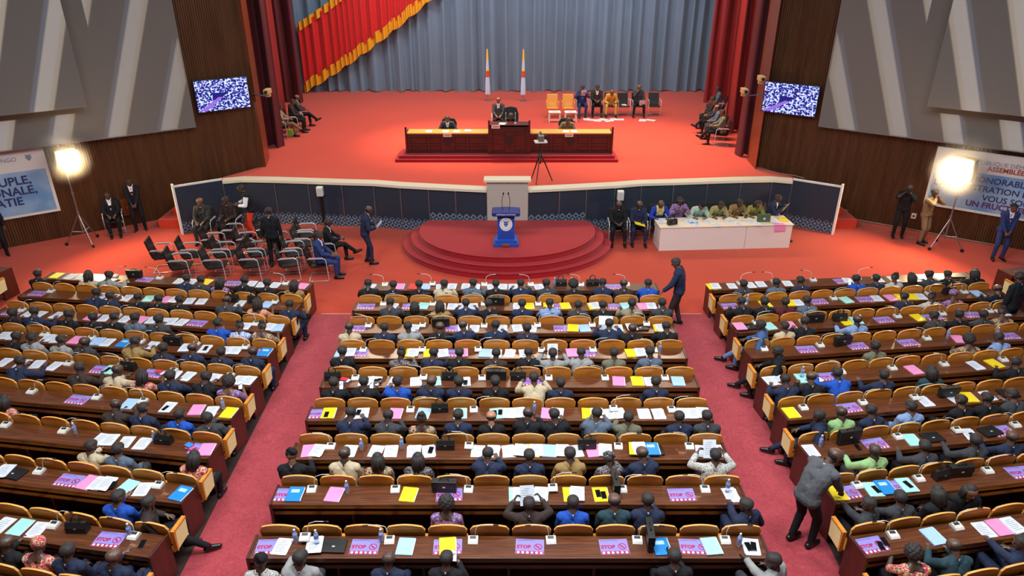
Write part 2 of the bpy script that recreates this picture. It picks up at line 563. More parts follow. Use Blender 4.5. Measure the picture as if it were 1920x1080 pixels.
for side, P in (('left', PANEL_HALF), ('right', PANEL_R)):
    n = len(P) - 1
    for k in range(n):
        a, b = P[k], P[k + 1]
        if side == 'right':
            a, b = b, a
        wing = k == 0
        if k == 0:
            lab = 'angled navy wing panel with white post at the %s end of the stage front' % side
        else:
            lab = 'dark navy stage front panel, %s to the %s of the white podium backdrop' % (ORD[n - 1 - k], side)
        hd = [math.atan2(P[q + 1][1] - P[q][1], P[q + 1][0] - P[q][0]) for q in range(n)]
        if side == 'right':
            hd = [math.atan2(P[q][1] - P[q + 1][1], P[q][0] - P[q + 1][0]) for q in range(n)]
        lo, hi = (k - 1, k + 1) if side == 'left' else (k + 1, k - 1)
        m0 = (hd[k] - hd[lo]) / 2 if 0 <= lo < n and k > 1 - (side == 'right') else 0
        m1 = (hd[hi] - hd[k]) / 2 if 0 <= hi < n and k > 0 + (side == 'right') else 0
        t = panel(a, b, 1.56 if wing else 1.45, lab, wing, -m0, -m1)
        if wing:
            L = math.hypot(b[0] - a[0], b[1] - a[1])
            x = 0 if side == 'left' else L
            MB().box(x - .03, x + .03, -.12, .08, 0, 1.62).build('end_post', M_WHITE, t)
# ---- half round dais in three carpeted steps
da = empty('round_dais', (-.14, 20.4, 0))
tag(da, 'half round red carpeted dais of three steps in front of the stage', 'dais')
for k, (a, b, z0, z1) in enumerate(((3.14, 2.56, 0, .17), (2.90, 2.42, .17, .34), (2.64, 2.20, .34, .51))):
    poly = [(-a * .93, .72), (-a * .985, .4)] + [(-a * math.cos(math.pi * q / 48), -b * math.sin(math.pi * q / 48)) for q in range(49)] + [(a * .985, .4), (a * .93, .72)]
    mb = MB().prism(poly, lambda p, q, h: (p, q, h), z0, z1 - .02)
    nose = [(p * 1.005, q * 1.005) for p, q in poly]
    mb.prism(nose, lambda p, q, h: (p, q, h), z1 - .02, z1)
    mb.build('step', M_PLINTH, da)
# ---- pale backdrop box behind the lectern
bx = empty('podium_backdrop', (-.14, 21.1, .51))
tag(bx, 'pale backdrop box with white ledge standing behind the blue lectern', 'backdrop')
MB().box(-.63, .63, 0, .3, 0, 1.24).build('box_panel', M_GREYPANEL, bx)
MB().box(-.72, .72, -.08, .36, 1.24, 1.32, bev=.015).build('ledge', M_IVORY, bx)
# ---- lectern
M_BLUE = mat('blue_lacquer', (24, 76, 170), .3, coat=.3)
M_BLUED = mat('dark_blue_lacquer', (22, 44, 120), .3, coat=.3)
le = empty('lectern', (-.17, 19.15, .51))
le.scale = (.9, 1, 1)
tag(le, 'blue lectern with white round emblem standing on the red dais', 'lectern')
MB().box(-.40, .40, -.22, .30, 0, .11, bev=.02).box(-.35, .35, -.18, .26, .11, .2, bev=.02).build('base', M_BLUE, le)
col = MB()
col.prism([(-.27, .2), (.27, .2), (.265, .55), (.27, .95), (-.27, .95), (-.265, .55)], lambda a, b, h: (a, h, b), -.12, .2)
for k in range(9):
    x = -.2 + .05 * k
    col.tube([(x, -.13, .24), (x, -.13, .44)], .012, 6)
col.build('column', M_BLUE, le)
MB().box(-.11, .11, -.25, -.21, .03, .10).build('name_plaque', mat('brass', (190, 130, 60), .35, .8), le)
top = MB()
top.prism([(-.44, .97), (-.40, .93), (.40, .93), (.44, .97), (.42, 1.02), (0, 1.04), (-.42, 1.02)], lambda a, b, h: (a, h, b), -.24, .28)
top.build('top', M_BLUED, le)
def flat_text(body, size, loc, rot, m, parent, name='lettering', depth=.002, align='CENTER', bold=0.0):
    me = text_mesh(body, size, name, depth, align, bold)
    me.materials.append(m)
    return link(name, me, parent, loc, rot)
flat_text('ASSEMBLÉE NATIONALE', .056, (0, -.243, .985), (R(90), 0, 0), M_WHITE, le)
dsc = MB().prism([(0.2 * math.cos(q * .1963), 0.2 * math.sin(q * .1963)) for q in range(32)], lambda a, b, h: (a, h, b + .66), -.135, -.118)
em = dsc.build('emblem', M_WHITE, le)
M_EMB = mat('emblem_blue', (40, 84, 150), .5)
e2 = MB()
for k in range(40):
    q0, q1 = 2 * math.pi * k / 40, 2 * math.pi * (k + .6) / 40
    e2.prism([(.145 * math.cos(q0), .145 * math.sin(q0)), (.155 * math.cos(q0), .155 * math.sin(q0)), (.155 * math.cos(q1), .155 * math.sin(q1)), (.145 * math.cos(q1), .145 * math.sin(q1))], lambda a, b, h: (a, h, b + .66), -.139, -.134)
head = [(-.06, .05), (-.085, .085), (-.05, .08), (0, .07), (.05, .08), (.085, .085), (.06, .05), (.07, 0), (.045, -.05), (.02, -.085), (-.02, -.085), (-.045, -.05), (-.07, 0)]
e2.prism(head, lambda a, b, h: (a, h, b + .67), -.139, -.134)
e2.build('crest', M_EMB, em)
e3 = MB()
for x in (-.03, .03):
    e3.prism([(x - .014, .02), (x, .032), (x + .014, .02), (x, .01)], lambda a, b, h: (a, h, b + .67), -.142, -.138)
e3.prism([(-.02, -.04), (.02, -.04), (0, -.062)], lambda a, b, h: (a, h, b + .67), -.142, -.138)
e3.build('crest_face', M_WHITE, em)
for s in (-1, 1):
    mb = MB().tube([(s * .1, .05, 1.02), (s * .13, .04, 1.3), (s * .08, -.02, 1.52)], .009, 6)
    mb.tube([(s * .08, -.02, 1.5), (s * .075, -.03, 1.57)], .02, 8)
    mb.build('gooseneck_microphone', M_BLACK, le)
# ---- small white loudspeakers on the navy panels
for px, y, lab in ((-6.08, 21.98, 'small white loudspeaker on the navy panel at left, above the empty chairs'), (3.38, 21.58, 'small white loudspeaker on the navy panel to the right of the dais')):
    t = empty('loudspeaker', (px, y - .02, 1.06))
    tag(t, lab, 'loudspeaker')
    MB().box(-.10, .10, -.2, -.02, 0, .30, bev=.02).build('cabinet', M_WHITE, t)
    MB().box(-.08, .08, -.206, -.2, .03, .25).build('grille', mat('pale_mesh_grille', (196, 190, 182), .7, noise=.3, nscale=80), t)
    MB().box(-.03, .03, -.06, .05, -.06, .02).box(-.035, .035, -.12, -.02, -.9, -.05).build('bracket', M_BLACK, t)

# ---- projection panels, screens and banners on the side walls
M_PROJ = mat('matt_grey_panel', (112, 107, 102), .85, noise=.03, nscale=1.2)
for W, s, side in ((WL, 1, 'left'), (WR, -1, 'right')):
    far = (-2.5, 6.09) if s > 0 else (1.95, 10.6)
    near = (-6, 3.14) if s > 0 else (4.94, 14)
    o = MB().box(far[0], far[1], -.34, -.26, 2.92, 9.0, bev=.01).build('reflector_panel', M_PROJ)
    rp = {-.26: o}
    on_wall(tag(o, 'tall grey reflector panel nearest the stage on the %s wall' % side, 'panel'), W)
    o = MB().box(near[0], near[1], -1.04, -.96, 4.05, 9.4, bev=.01).build('reflector_panel', M_PROJ)
    rp[-.96] = o
    on_wall(tag(o, 'higher grey reflector panel overlapping the other at the %s edge of frame' % side, 'panel'), W)
    # hangers that carry the panels off the wall
    for (a, b), yy in ((far, -.26), (near, -.96)):
        pan = rp[yy]
        for q in (.2, .5, .8):
            x = a + (b - a) * q
            MB().box(x - .03, x + .03, yy, 0.0, 9.1 if yy < -.5 else 8.8, 9.16 if yy < -.5 else 8.86).build('hanger', M_STEEL, pan)

def tv_mat():
    m = mat('crowd_picture', (10, 10, 40), .3)
    nt, b = nodes_of(m)
    tc = nt.nodes.new('ShaderNodeTexCoord')
    mp = nt.nodes.new('ShaderNodeMapping'); mp.inputs['Scale'].default_value = (1, 1, 1.25)
    v = nt.nodes.new('ShaderNodeTexVoronoi'); v.inputs['Scale'].default_value = 13
    n = nt.nodes.new('ShaderNodeTexNoise'); n.inputs['Scale'].default_value = 14; n.inputs['Detail'].default_value = 4; n.inputs['Distortion'].default_value = 1.5
    ad = nt.nodes.new('ShaderNodeMath'); ad.operation = 'MULTIPLY_ADD'; ad.inputs[1].default_value = .55
    cr = nt.nodes.new('ShaderNodeValToRGB')
    e = cr.color_ramp.elements
    e[0].position = .68; e[0].color = (*lin((10, 14, 90)), 1)
    e[1].position = .88; e[1].color = (*lin((226, 234, 255)), 1)
    k = e.new(.78); k.color = (*lin((40, 62, 205)), 1)
    nt.links.new(tc.outputs['Object'], mp.inputs['Vector'])
    nt.links.new(mp.outputs['Vector'], v.inputs['Vector'])
    nt.links.new(mp.outputs['Vector'], n.inputs['Vector'])
    nt.links.new(v.outputs['Distance'], ad.inputs[0]); nt.links.new(n.outputs['Fac'], ad.inputs[2])
    nt.links.new(ad.outputs[0], cr.inputs['Fac'])
    nt.links.new(cr.outputs['Color'], b.inputs['Emission Color'])
    b.inputs['Emission Strength'].default_value = 1.1
    return m
M_TV = tv_mat()
M_AISLEPIC = mat('picture_aisle', (60, 20, 120), .4, emit=(150, 110, 220), strength=1.0)
M_BACKPIC = mat('picture_shadow', (10, 10, 60), .4, emit=(18, 22, 120), strength=1.0)
for W, x0, x1, z0, z1, tilt, lab in ((WL, 6.24, 7.95, 3.33, 4.36, 0, 'wall screen showing the crowd in blue, beside the left stage jamb'),
                                     (WR, .03, 1.80, 3.17, 4.18, 0, 'wall screen showing the crowd in blue, beside the right stage jamb')):
    t = empty('wall_screen')
    on_wall(tag(t, lab, 'screen'), W)
    MB().box(x0, x1, -.26, -.18, z0, z1, bev=.01).build('casing', M_BLACK, t)
    p = MB().box(x0 + .03, x1 - .03, -.268, -.26, z0 + .03, z1 - .03).build('picture', M_TV, t)
    w, h = x1 - x0, z1 - z0
    a = MB().prism([(x0 + .05, z0 + .05), (x0 + .3, z0 + .05), (x0 + w * .5, z0 + h * .42), (x0 + w * .42, z0 + h * .44)], lambda a, b, q: (a, q, b), -.272, -.268)
    a.build('aisle_picture', M_AISLEPIC, p)
    a = MB().prism([(x0 + w * .3, z0 + h * .34), (x0 + w * .5, z0 + h * .44), (x0 + w * .62, z0 + h * .56), (x0 + w * .32, z0 + h * .58)], lambda a, b, q: (a, q, b), -.271, -.268)
    a.build('shadow_picture', M_BACKPIC, p)
    MB().box((x0 + x1) / 2 - .15, (x0 + x1) / 2 + .15, -.18, 0, (z0 + z1) / 2 - .15, (z0 + z1) / 2 + .15).build('bracket', M_BLACK, t)

M_BANBLUE = mat('banner_blue', (124, 160, 196), .7)
def banner_mat():
    nt, b = nodes_of(M_BANBLUE)
    tc = nt.nodes.new('ShaderNodeTexCoord')
    n = nt.nodes.new('ShaderNodeTexNoise'); n.inputs['Scale'].default_value = 1.1; n.inputs['Detail'].default_value = 3
    cr = nt.nodes.new('ShaderNodeValToRGB')
    cr.color_ramp.elements[0].color = (*lin((96, 142, 190)), 1); cr.color_ramp.elements[0].position = .35
    cr.color_ramp.elements[1].color = (*lin((160, 186, 212)), 1); cr.color_ramp.elements[1].position = .7
    nt.links.new(tc.outputs['Object'], n.inputs['Vector']); nt.links.new(n.outputs['Fac'], cr.inputs['Fac']); nt.links.new(cr.outputs['Color'], b.inputs['Base Color'])
banner_mat()
M_BANW = mat('banner_white', (220, 214, 206), .7)
M_TXT = mat('banner_dark_blue', (42, 46, 96), .7)
M_TXTG = mat('banner_grey', (140, 140, 150), .7)
M_TXTR = mat('banner_red', (176, 60, 40), .7)
def banner(W, x0, x1, z0, zm, z1, lab, lines):
    t = empty('wall_banner')
    on_wall(tag(t, lab, 'banner'), W)
    MB().box(x0, x1, -.07, -.03, z0, z1).build('white_cloth', M_BANW, t)
    MB().box(x0 + .08, x1 - .08, -.078, -.07, z0 + .08, zm).build('blue_field', M_BANBLUE, t)
    for s, x, z, size, m, al, bold in lines:
        flat_text(s, size, (x, -.082, z), (R(90), 0, 0), m, t, 'lettering', .002, al, bold)
    mb = MB().box(x0, x1, -.03, 0, z1 - .06, z1)
    mb.build('batten', M_BLACK, t)
    return t
bn = banner(WL, -3.4, 1.80, .88, 2.24, 3.0, 'blue and white banner with dark lettering on the left wall behind the floodlight',
       [('DU CONGO', 1.08, 2.61, .17, M_TXTG, 'RIGHT', 0), ('DU PEUPLE,', 1.28, 1.97, .34, M_TXT, 'RIGHT', .008), ('NATIONALE,', 1.36, 1.66, .34, M_TXT, 'RIGHT', .008), ('DÉMOCRATIE', .94, 1.36, .34, M_TXT, 'RIGHT', .008)])
mb = MB().prism([(1.38 + .09 * x, 2.62 + .09 * z) for x, z in ((-.7, .6), (-1, 1), (0, .8), (1, 1), (.7, .6), (.9, 0), (.3, -1), (-.3, -1), (-.9, 0))], lambda a, b, q: (a, q, b), -.084, -.078)
mb.build('crest', M_TXTG, bn)
bn = banner(WR, 5.42, 11.5, .9, 2.12, 2.74, 'blue and white banner with dark lettering on the right wall behind the floodlight',
       [('RÉPUBLIQUE DÉMOCRATIQUE', 6.35, 2.44, .17, M_TXTG, 'LEFT', 0), ('ASSEMBLÉE NATIONALE', 6.82, 2.28, .19, M_TXTR, 'LEFT', .004), ('LES HONORABLES', 6.05, 1.93, .25, M_TXT, 'LEFT', .004), ("L'ADMINISTRATION DE L'ASSEMBLÉE", 5.55, 1.66, .25, M_TXT, 'LEFT', .004),
        ('VOUS SOUHAITE', 6.90, 1.39, .25, M_TXT, 'LEFT', .004), ('UN FRUCTUEUX MANDAT', 6.52, 1.17, .24, mat('banner_plum', (96, 40, 90), .7), 'LEFT', .008)])

# ---- floodlights on tripods
M_GLOW = mat('floodlight_glass', (255, 236, 190), .3, emit=(255, 232, 176), strength=26)
def floodlight(loc, hz, aim, lab, size, power):
    t = empty('floodlight', loc)
    tag(t, lab, 'floodlight')
    for k in range(3):
        q = R(200 + 120 * k)
        c, s = math.cos(q), math.sin(q)
        mb = MB().tube([(0, 0, .95), (c * .5, s * .5, .06)], .016, 8)
        mb.tube([(0, 0, .38), (c * .30, s * .30, .43)], .010, 6)
        lg = mb.build('leg', M_STEEL, t)
        w = MB().lathe([(.001, -.02), (.05, -.02), (.05, .02), (.001, .02)], (0, 0, 0), 12)
        wh = w.build('caster', M_BLACK, lg)
        wh.location = (c * .52, s * .52, .05)
        wh.rotation_euler = (R(90), 0, q)
    mb = MB().tube([(0, 0, .3), (0, 0, hz - size * .75)], .02, 8).tube([(0, 0, .93), (0, 0, 1.05)], .035, 8).tube([(0, 0, 1.55), (0, 0, 1.65)], .032, 8)
    mb.build('mast', M_STEEL, t)
    d = (Vector(aim) - Vector((loc[0], loc[1], hz)))
    hd = MB()
    S = size
    hd.box(-S, S, -.12, -.06, -S, S, bev=.02)
    hd.box(-S, S, -.06, .10, S - .03, S + .01).box(-S, S, -.06, .10, -S - .01, -S + .03).box(-S - .01, -S + .03, -.06, .10, -S, S).box(S - .03, S + .01, -.06, .10, -S, S)
    h = hd.build('lamp_head', M_BLACK, t)
    h.location = (0, 0, hz)
    h.rotation_euler = d.to_track_quat('Y', 'Z').to_euler()
    MB().box(-S + .03, S - .03, -.06, -.03, -S + .03, S - .03).build('lamp_glass', M_GLOW, h)
    for s in (-1, 1):
        MB().prism([(-S, .10), (S, .10), (S * .8, .10 + S * .8), (-S * .8, .10 + S * .8)], lambda a, b, q: (s * (S + .005 + (b - .1) * .4 + q), b, a), 0, .012).build('barn_door', M_STEEL, h)
    MB().tube([(-S - .03, 0, 0), (-S - .03, 0, -S * 1.1), (0, 0, -S * 1.25), (S + .03, 0, -S * 1.1), (S + .03, 0, 0)], .012, 6).build('yoke', M_STEEL, t).location = (0, 0, hz)
    p = Vector((loc[0], loc[1], hz)) + d.normalized() * .28
    l = lamp('floodlight_beam', 'SPOT', p, aim, power, (1.0, .72, .42), spot_size=R(150), spot_blend=.6, shadow_soft_size=.18)
    l = lamp('floodlight_spill', 'POINT', Vector((loc[0], loc[1], hz + .05)) + d.normalized() * .3, aim, power * .12, (1.0, .72, .38), shadow_soft_size=.2)
def lens_glare_ball(loc, r, dens, lab):  # scattering ball added in place of the lens glare round a floodlight
    m = bpy.data.materials.new('lens_glare_scatter')
    m.use_nodes = True
    nt = m.node_tree
    nt.nodes.remove(nt.nodes['Principled BSDF'])
    vs = nt.nodes.new('ShaderNodeVolumeScatter')
    vs.inputs['Color'].default_value = (1, .92, .8, 1)
    tc = nt.nodes.new('ShaderNodeTexCoord')
    ln = nt.nodes.new('ShaderNodeVectorMath'); ln.operation = 'LENGTH'
    mr = nt.nodes.new('ShaderNodeMapRange'); mr.interpolation_type = 'SMOOTHSTEP'
    mr.inputs['From Min'].default_value = r * .98; mr.inputs['From Max'].default_value = 0
    mr.inputs['To Max'].default_value = dens
    nt.links.new(tc.outputs['Object'], ln.inputs[0]); nt.links.new(ln.outputs['Value'], mr.inputs['Value'])
    nt.links.new(mr.outputs['Result'], vs.inputs['Density'])
    nt.links.new(vs.outputs['Volume'], nt.nodes['Material Output'].inputs['Volume'])
    o = MB().ball((0, 0, 0), r, 24, 14).build('lens_glare', m, None, True)
    o.location = loc
    tag(o, lab, 'haze', None, 'stuff')
lens_glare_ball((-13.0, 20.38, 2.72), .88, .8, 'golden scattering ball added for lens glare around the floodlight at the left wall')
lens_glare_ball((12.95, 19.98, 2.50), 1.08, .8, 'golden scattering ball added for lens glare around the floodlight at the right wall')
floodlight((-13.05, 20.45, 0), 2.72, (-3, 14, 0), 'lit floodlight on a steel tripod near the left wall banner', .24, 900)
floodlight((13.0, 20.1, 0), 2.50, (3, 14, 0), 'lit floodlight on a steel tripod near the right wall banner', .30, 1200)

# ---- beams that rake the grey panels, broken by unseen bars added to stripe them
def louver(P, W, xc, zc, side):
    c, s = math.cos(W[2]), math.sin(W[2])
    T = Vector((W[0] + c * xc + s * .3, W[1] + s * xc - c * .3, zc))
    P = Vector(P)
    tilt = .37 if W is WL else -.37
    t = Vector((c * tilt, s * tilt, 1)).normalized()
    d = Vector((c, s, 0))
    k = .06
    C = P + (T - P) * k
    n = (T - P).normalized()
    lv = empty('unseen_beam_bars')
    tag(lv, 'unseen black bars added to break the beam into stripes on the %s side' % side, 'louver')
    for i in range(-6, 7):
        o = C + d * (i * 1.5 * k)
        mb = MB()
        hw = .5 * k
        vs = []
        for dz in (-1.1, 1.1):
            for a in (-hw, hw):
                for b in (-.002, .002):
                    vs.append(o + t * dz + d * a + n * b)
        mb.add(vs, [(0, 1, 3, 2), (4, 6, 7, 5), (0, 4, 5, 1), (2, 3, 7, 6), (0, 2, 6, 4), (1, 5, 7, 3)])
        mb.build('bar', M_BLACK, lv)
    # unseen plates added to keep the beam on the panels
    u0, u1 = (6.10 - xc, 14) if W is WL else (-14, 1.95 - xc)
    def plate(a0, a1, z0, z1):
        vs = [C + d * (a * k) + Vector((0, 0, z * k)) + n * b for a in (a0, a1) for z in (z0, z1) for b in (-.004, .004)]
        MB().add(vs, [(0, 1, 3, 2), (4, 6, 7, 5), (0, 4, 5, 1), (2, 3, 7, 6), (0, 2, 6, 4), (1, 5, 7, 3)]).build('beam_mask_plate', M_BLACK, lv)
    plate(u0, u1, -14, 14)
    plate(-14, 14, -14, 2.93 - zc)
    MB().tube([P + Vector((0, 0, .3)), P + Vector((0, 0, 3.0))], .02, 6).build('hanger', M_STEEL, lv)
    lamp('panel_beam', 'SPOT', P, T, 26000, (1.0, .90, .74), spot_size=R(40), spot_blend=.4, shadow_soft_size=.0015)
    lamp('panel_beam', 'SPOT', P + d * (.008 if W is WL else -.008), T, 9000, (.30, .50, 1.0), spot_size=R(40), spot_blend=.4, shadow_soft_size=.0015)  # added blue spot, offset to tint the stripe edges
louver((-14.0, 0.0, 10.5), WL, 2.77, 6.2, 'left')
louver((14.0, 0.0, 10.5), WR, 5.33, 6.2, 'right')

# ------------------------------------------------------------------ rows of bench desks and seats
LEN = {'C': 7.2, 'L': 6.82, 'R': 6.82}
BLOCKNAME = {'C': 'centre block', 'L': 'left block', 'R': 'right block'}
def row_frame(b, i):
    """origin at the left end of the row, angle of the row; desk lies behind (-v), seat backs at v = 0"""
    yb = 16.07 - 1.045 * i
    a = R(5.5 + .5 * i)
    if b == 'C':
        return (-3.62, yb, 0.0)
    if b == 'L':
        return (-4.9 - 6.82 * math.cos(a), yb + 6.82 * math.sin(a), -a)
    return (4.84, yb, a)
def row_pt(b, i, u, v, z=0.0):
    x, y, a = row_frame(b, i)
    return Vector((x + u * math.cos(a) - v * math.sin(a), y + u * math.sin(a) + v * math.cos(a), z))
TH = R(25.92)
def in_view(p, mx=30):
    """is a point inside the picture (used only to leave out repeats the photo does not show)"""
    dep = p[1] * math.cos(TH) - (p[2] - CAM_H) * math.sin(TH)
    dn = -p[1] * math.sin(TH) - (p[2] - CAM_H) * math.cos(TH)
    return dep > .1 and -mx < 960 + 1350 * p[0] / dep < 1920 + mx and 540 + 1350 * dn / dep < 1080 + mx

slab('floor_boards_centre', [(-3.66, 6.0), (3.62, 6.0), (3.62, 16.08), (-3.66, 16.08)], .0, .012, M_DARKFLOOR)
for nm, s in (('left', -1), ('right', 1)):
    slab('floor_boards_' + nm, [(s * 4.86, 6.0), (s * 15.5, 7.9), (s * 11.85, 16.85), (s * 4.96, 16.15)], .0, .012, M_DARKFLOOR)

DESKM = {}
def bench_desk(b, i, seats_here, loc=None, L=None, label=None):
    x, y, a = loc or row_frame(b, i)
    L = L or LEN[b] - .05
    t = empty('bench_desk', (x, y, .012), a)
    tag(t, label or 'long dark wooden bench desk, %s row from the stage in the %s' % (ORD[i], BLOCKNAME[b]), 'desk', 'bench desks of the hall')
    key = round(L, 2)
    if key not in DESKM:
        d = {}
        mb = MB().box(0, L, -.43, -.02, .703, .738, bev=.006).box(0, L, -.43, -.405, .655, .70)
        d['desktop'] = mb.mesh('desktop', M_DESK)
        d['shelf'] = MB().box(0, L, -.39, -.06, .54, .56).box(0, L, -.41, -.39, .52, .585).mesh('shelf', M_DESK)
        d['modesty_panel'] = MB().box(0, L, -.055, -.025, 0, .70).mesh('modesty_panel', M_DESKSIDE)
        d['support'] = MB().box(-.018, .018, -.38, -.055, 0, .70).mesh('support', M_DESKSIDE)
        d['end_panel'] = MB().box(-.02, .02, -.44, .0, 0, .748, bev=.005).mesh('end_panel', M_DESKSIDE)
        DESKM[key] = d
    d = DESKM[key]
    for nm in ('desktop', 'shelf', 'modesty_panel'):
        link(nm, d[nm], t)
    for k in range(1, 6):
        link('support', d['support'], t, (L * k / 6, 0, 0))
    for q in (-.02, L + .02):
        link('end_panel', d['end_panel'], t, (q, 0, 0))
    if seats_here and b in 'LR':
        s = 1 if b == 'L' else -1
        u = L + .10 if s > 0 else -.10
        if 'cream' not in DESKM:
            DESKM['cream'] = MB().prism([(.03, .45), (.29, .49), (.31, .79), (.05, .77)], lambda p, q, h: (h, p, q), -.022, .022).mesh('seat_end_panel', M_CREAM)
            DESKM['trim'] = MB().prism([(.03, .77), (.31, .79), (.31, .82), (.0, .80), (.0, .44), (.03, .44)], lambda p, q, h: (h, p, q), -.03, .03).mesh('edge_trim', M_SEAT)
        c = link('seat_end_panel', DESKM['cream'], t, (u, .0, 0))
        c['label'] = 'cream seat end panel with orange trim'
        link('edge_trim', DESKM['trim'], c)
    return t

def seat_proto(w):
    n = 14
    out = []
    for k in range(n + 1):
        q = -1 + 2 * k / n
        z = .930 - .075 * q * q - (.05 * max(0, (abs(q) - .88) / .12) ** 2)
        out.append((q * w / 2, z))
    poly = [(-w / 2 + .02, .50), (w / 2 - .02, .50)] + out[::-1]
    mb = MB()
    def fn(a, z, h):
        return (a, .03 + h - (z - .5) * .10 + .02 * (a / w * 2) ** 2, z)
    m = len(poly)
    vs = [fn(a, z, 0) for a, z in poly] + [fn(a, z, .03) for a, z in poly]
    mb.cur = 0
    mb.add(vs, [tuple(range(m - 1, -1, -1)), tuple(range(m, 2 * m))])
    mb.cur = 1
    mb.add(vs, [(j, (j + 1) % m, m + (j + 1) % m, m + j) for j in range(m)])
    back = mb.mesh('backrest', [M_SEAT, M_SEATEDGE])
    pan = MB().box(-w / 2 + .02, w / 2 - .02, .07, .44, .315, .34, bev=.012).mesh('seat_pan', M_SEAT)
    br = MB().box(-.03, .03, .05, .30, .27, .315).box(-.025, .025, .05, .11, 0, .55).mesh('bracket', M_BLACK)
    return back, pan, br
SEATM = {w: seat_proto(w) for w in (.560, .528)}
def theatre_seat(b, i, k, n=12):
    p = LEN[b] / n
    w = .560 if b == 'C' else .528
    pos = row_pt(b, i, (k + .5) * p, 0, .012)
    if not in_view((pos.x, pos.y, .9), 200):
        return
    back, pan, br = SEATM[w]
    t = empty('theatre_seat', pos, row_frame(b, i)[2])
    tag(t, 'orange wooden seat, %s from left in seat row %s, %s' % (ORD[k], ['nought', 'one', 'two', 'three', 'four', 'five', 'six', 'seven', 'eight', 'nine'][i], BLOCKNAME[b]),
        'seat', 'orange wooden seats of the ' + BLOCKNAME[b])
    link('backrest', back, t); link('seat_pan', pan, t); link('bracket', br, t)
for b in 'CLR':
    for i in range(10):
        if b == 'C' and i == 9:
            continue
        bench_desk(b, i, i > 0)
        if i > 0:
            for k in range(12):
                theatre_seat(b, i, k)
# the outer blocks at the edges of the picture
for x, y, a, L, lab in ((-12.98 - 2.4 * math.cos(R(14)), 17.0 + 2.4 * math.sin(R(14)), -R(14), 2.4, 'dark wooden bench desk at the far left edge, beyond the left block'),
                        (12.55, 16.9, R(14), 2.4, 'dark wooden bench desk at the far right edge, beyond the right block')):
    bench_desk('L' if x < 0 else 'R', 0, False, (x, y, a), L, lab)
    y2 = y - 1.045
    bench_desk('L' if x < 0 else 'R', 1, True, (x - .15 * (1 if x > 0 else -1) * 1, y2, a), L, lab.replace('dark wooden', 'second dark wooden'))
    for k in range(4):
        t = empty('theatre_seat', (x + (k + .5) * .6 * math.cos(a), y2 + (k + .5) * .6 * math.sin(a), .012), a)
        tag(t, 'orange wooden seat in the outer block at the %s edge, %s from the left' % ('left' if x < 0 else 'right', ORD[k]), 'seat', 'orange wooden seats of the outer blocks')
        for nm, me in zip(('backrest', 'seat_pan', 'bracket'), SEATM[.560]):
            link(nm, me, t)

# ------------------------------------------------------------------ people
def V(*a): return np.array(a, float)
def unit(v): return v / (np.linalg.norm(v) + 1e-9)
def ik(a, t, l1, l2, pole):
    d = t - a
    L = np.linalg.norm(d)
    if L > (l1 + l2) * .995:
        t = a + d / L * (l1 + l2) * .995
        d = t - a; L = np.linalg.norm(d)
    c = (l1 * l1 + L * L - l2 * l2) / (2 * l1 * L)
    c = max(-1, min(1, c))
    e = unit(d)
    p = unit(pole - e * pole.dot(e))
    return a + e * l1 * c + p * l1 * math.sqrt(max(0, 1 - c * c)), t

